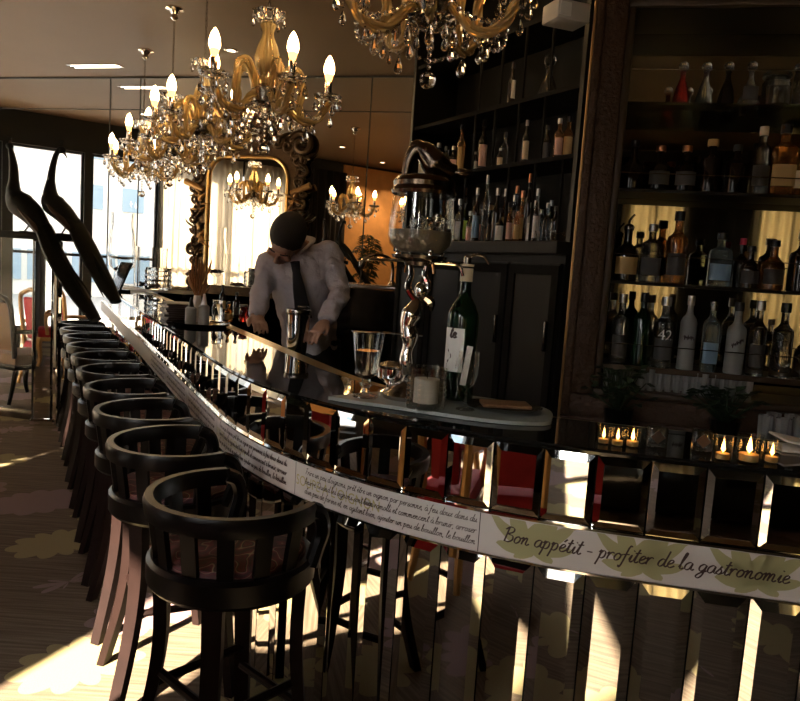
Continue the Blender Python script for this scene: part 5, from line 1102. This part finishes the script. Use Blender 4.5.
# ------------------------------------------------------------------ far end of the bar
def onbar(px, py): return onz(px, py, BARZ)
def inset(px, Y, off):   # a point on the counter top at depth Y, off metres in from the customer edge
    lo, hi = 0, LEN
    for _ in range(40):
        md = (lo + hi) / 2
        if bsurf(md, 0, -off).y > Y: lo = md
        else: hi = md
    return bsurf(lo, BARZ, -off)
sb = thing('end_shelf', 'pale marble shelf crossing behind the far end of the bar, carrying glass vases', 'shelf', (0, 0, 0))
pS = at(150, 292, 8.45); zs = pS.z
pL, pR = at(112, 290, 8.6), at(192, 293, 8.3)
cS = (pL + pR) / 2; wS = (pR - pL).length
sb.location = (cS.x, cS.y, 0); sb.rotation_euler = (0, 0, BANG)
zs = BARZ + .031; MB().box((0, .05, zs - .015), (wS, .36, .03), bev=.005).build('marble_top', M['linen'], sb); MB().box((wS / 2 - .04, .05, (zs - .03) / 2), (.05, .34, zs - .03)).build('support_panel', M['black'], sb)
def cupv(px, Y, name, lb, prof, seg=28, sq=0., mt='clear', fill=None):
    p = at(px, 290, Y); t = thing(name, lb, 'vase', (p.x, p.y, zs)); MB().lathe(vessel(prof, .005), seg, square=sq).build('glass_body', M[mt], t)
    if fill: fill(t)
    return t
def pebbles(t, z, r, n, mt='shelfboard'):
    mb = MB(); rnd = random.Random(n)
    for k in range(n):
        a = rnd.uniform(0, 6.28); q_ = r * math.sqrt(rnd.random()); mb.ball((q_ * math.cos(a), q_ * math.sin(a), z + rnd.uniform(0, .035)), .02, (1, 1.2, .8), 8, 6)
    o = mb.build('dried_pods', M[mt], t); o['kind'] = 'stuff'
cupv(121, 8.55, 'hurricane_vase', 'tall stemmed hurricane vase at the far left end of the bar against the window', [(0, 0), (.09, 0), (.09, .012), (.02, .03), (.018, .13), (.06, .16), (.14, .24), (.165, .36), (.15, .55), (.125, .72), (.13, .86)], fill=lambda t: pebbles(t, .2, .08, 40))
cupv(150, 8.5, 'square_vase', 'large square clear vase behind the cut-glass block at the far end of the bar', [(0, 0), (.15, 0), (.16, .02), (.165, .48)], sq=.95, seg=32, fill=lambda t: pebbles(t, .03, .11, 46))
p = at(158, 291, 8.3); t = thing('crystal_box', 'square cut-crystal box standing on the pale shelf at the far end of the bar', 'box', (p.x, p.y, zs)); MB().lathe([(0, 0), (.125, 0)] + [(.125 + .008 * (i % 2), .012 + .028 * i) for i in range(9)] + [(.12, .25), (.105, .25), (.1, .03), (0, .03)], 40, square=.9, flute=.03, nf=20).build('crystal_body', M['clear'], t, ang=.2)
# tilted tablet
p = inset(0, 7.55, .10); t = thing('tablet_stand', 'black tablet tilted on a stand at the far end of the bar', 'tablet', (at(117, 285, 7.9).x, 7.9, BARZ), .9)
R_ = Matrix.Rotation(.42, 3, 'Y')
MB().box((.04, 0, .165), (.03, .22, .34), R_, .008).build('case', M['black'], t); MB().box((.022, 0, .165), (.006, .19, .29), R_, .001).build('screen', M['sglass'], t); MB().box((.06, 0, .012), (.12, .16, .024), bev=.006).build('foot', M['black'], t)
# menu stack
p = onbar(170, 321)
for k in range(8):
    t = thing('menu', 'dark leather menu, ' + ORD[k] + ' from the bottom of the stack on the bar', 'menu', (p.x + .03 + .006 * math.sin(k * 3), p.y + .12, BARZ + .001 + .0145 * k), AANG + .08 * math.sin(k * 2.3), 'menus stacked on the bar')
    MB().box((0, 0, .007), (.30, .22, .013), bev=.003).build('cover', M['vein'], t); MB().box((0, -.004, .007), (.29, .216, .008)).build('pages', M['cream'], t)
# bar mat and bottles standing on it
p = onbar(196, 326); t = thing('round_tray', 'round black tray holding squeeze bottles near the dried flowers', 'tray', (p.x + .02, p.y + .05, BARZ)); TX, TY = p.x + .02, p.y + .05
MB().lathe([(0, .002), (.16, .002), (.175, .012), (.178, .02), (.168, .014), (.0, .010)], 36).build('tray', M['black'], t)
def sq(dx, dy, lb, h, r, body, capm):
    t = thing('squeeze_bottle', lb, 'bottle', (TX + dx, TY + dy, BARZ + .0115)); MB().lathe([(0, 0), (r * .95, 0), (r, .01), (r, h * .58), (r * .7, h * .64), (0, h * .64)], 20).build('body', M[body], t); MB().lathe([(r * .62, h * .62), (r * .5, h * .7), (r * .2, h), (0, h)], 16).build('nozzle', M[capm], t)
sq(-.07, .0, 'pale squeeze bottle with dark cap, left one on the round tray', .16, .034, 'frost', 'cap'); sq(.02, -.03, 'pale squeeze bottle with white nozzle, right one on the round tray', .19, .034, 'frost', 'paper')
t = thing('dried_bouquet', 'brown dried leaves standing in a slim white vase beside the gilt mirror', 'dried flowers', (TX - .06, TY + .10, BARZ + .0125))
MB().lathe(vessel([(0, 0), (.032, 0), (.036, .05), (.026, .14), (.022, .17)], .003), 18).build('vase', M['paper'], t)
lf = MB(); rnd = random.Random(11)
for k in range(34):
    a = rnd.uniform(0, 6.28); r = rnd.uniform(.02, .10); z = rnd.uniform(.20, .36); c = Vector((r * .7 * math.cos(a), r * .7 * math.sin(a), z)); b = Vector((.01 * math.cos(a), .01 * math.sin(a), .15)); d = (c - b).normalized()
    lf.tube([b, c], .002, 4); lf.tube(cat([c - d * .04, c, c + d * .05 + Vector((0, 0, .01))], 3), [.003, .014, .002], 6, flat=.4)
o = lf.build('dried_leaves', M['dried'], t); o['kind'] = 'stuff'
items = [(217, 322, .15, .036, 'jar', 'clear', None, None, 'storage_jar', 'clear glass jar right of the squeeze bottles'), (228, 322, .14, .03, 'round', 'aglass', 'cap', 'tan', 'bottle', 'short amber bottle between glass jar and dark bottles'), (236, 318, .19, .026, 'spirit', 'dglass', 'cap', 'darklabel', 'bottle', 'slim dark bottle left of the bartender\'s hand'), (243, 322, .12, .03, 'jar', 'rglass', 'cap', None, 'storage_jar', 'small jar with red contents by the bartender\'s hand'), (222, 312, .22, .028, 'wine', 'dglass', 'cap', 'tan', 'bottle', 'dark bottle standing behind the glass jar')]
for px, py, h, r, kind, gl_, cp, lbl, nm, lb in items:
    p = onbar(px, py); Y = min(p.y, 4.55) if px > 226 else p.y
    q_ = inset(0, p.y, .30) if False else p
    put(bottle(kind, h, r, gl_, cp, lbl), nm, lb + '', 'jar' if kind == 'jar' else 'bottle', (p.x, p.y, BARZ), .4)
# little red can
# back unit with a gooseneck tap, right of the bartender
p = at(374, 285, 5.0); t = thing('sink_unit', 'black sink unit with pale shelf edge behind and right of the bartender', 'sink', (p.x, p.y, 0), BANG)
zt3 = p.z
MB().box((0, .1, (zt3 - .03) / 2), (.62, .4, zt3 - .03)).build('carcass', M['black'], t); MB().box((0, .08, zt3 - .012), (.64, .44, .024), bev=.004).build('worktop', M['steel'], t)
tp = MB(); tp.tube(cat([(.1, .1, zt3 + .0), (.1, .1, zt3 + .12), (.08, .06, zt3 + .19), (.0, .0, zt3 + .21), (-.08, -.04, zt3 + .17), (-.09, -.05, zt3 + .12)], 5), .011, 10); tp.lathe([(.03, zt3), (.025, zt3 + .02), (.012, zt3 + .04), (0, zt3 + .04)], 14, c=(.1, .1, 0)); tp.build('gooseneck_tap', M['chrome'], t)
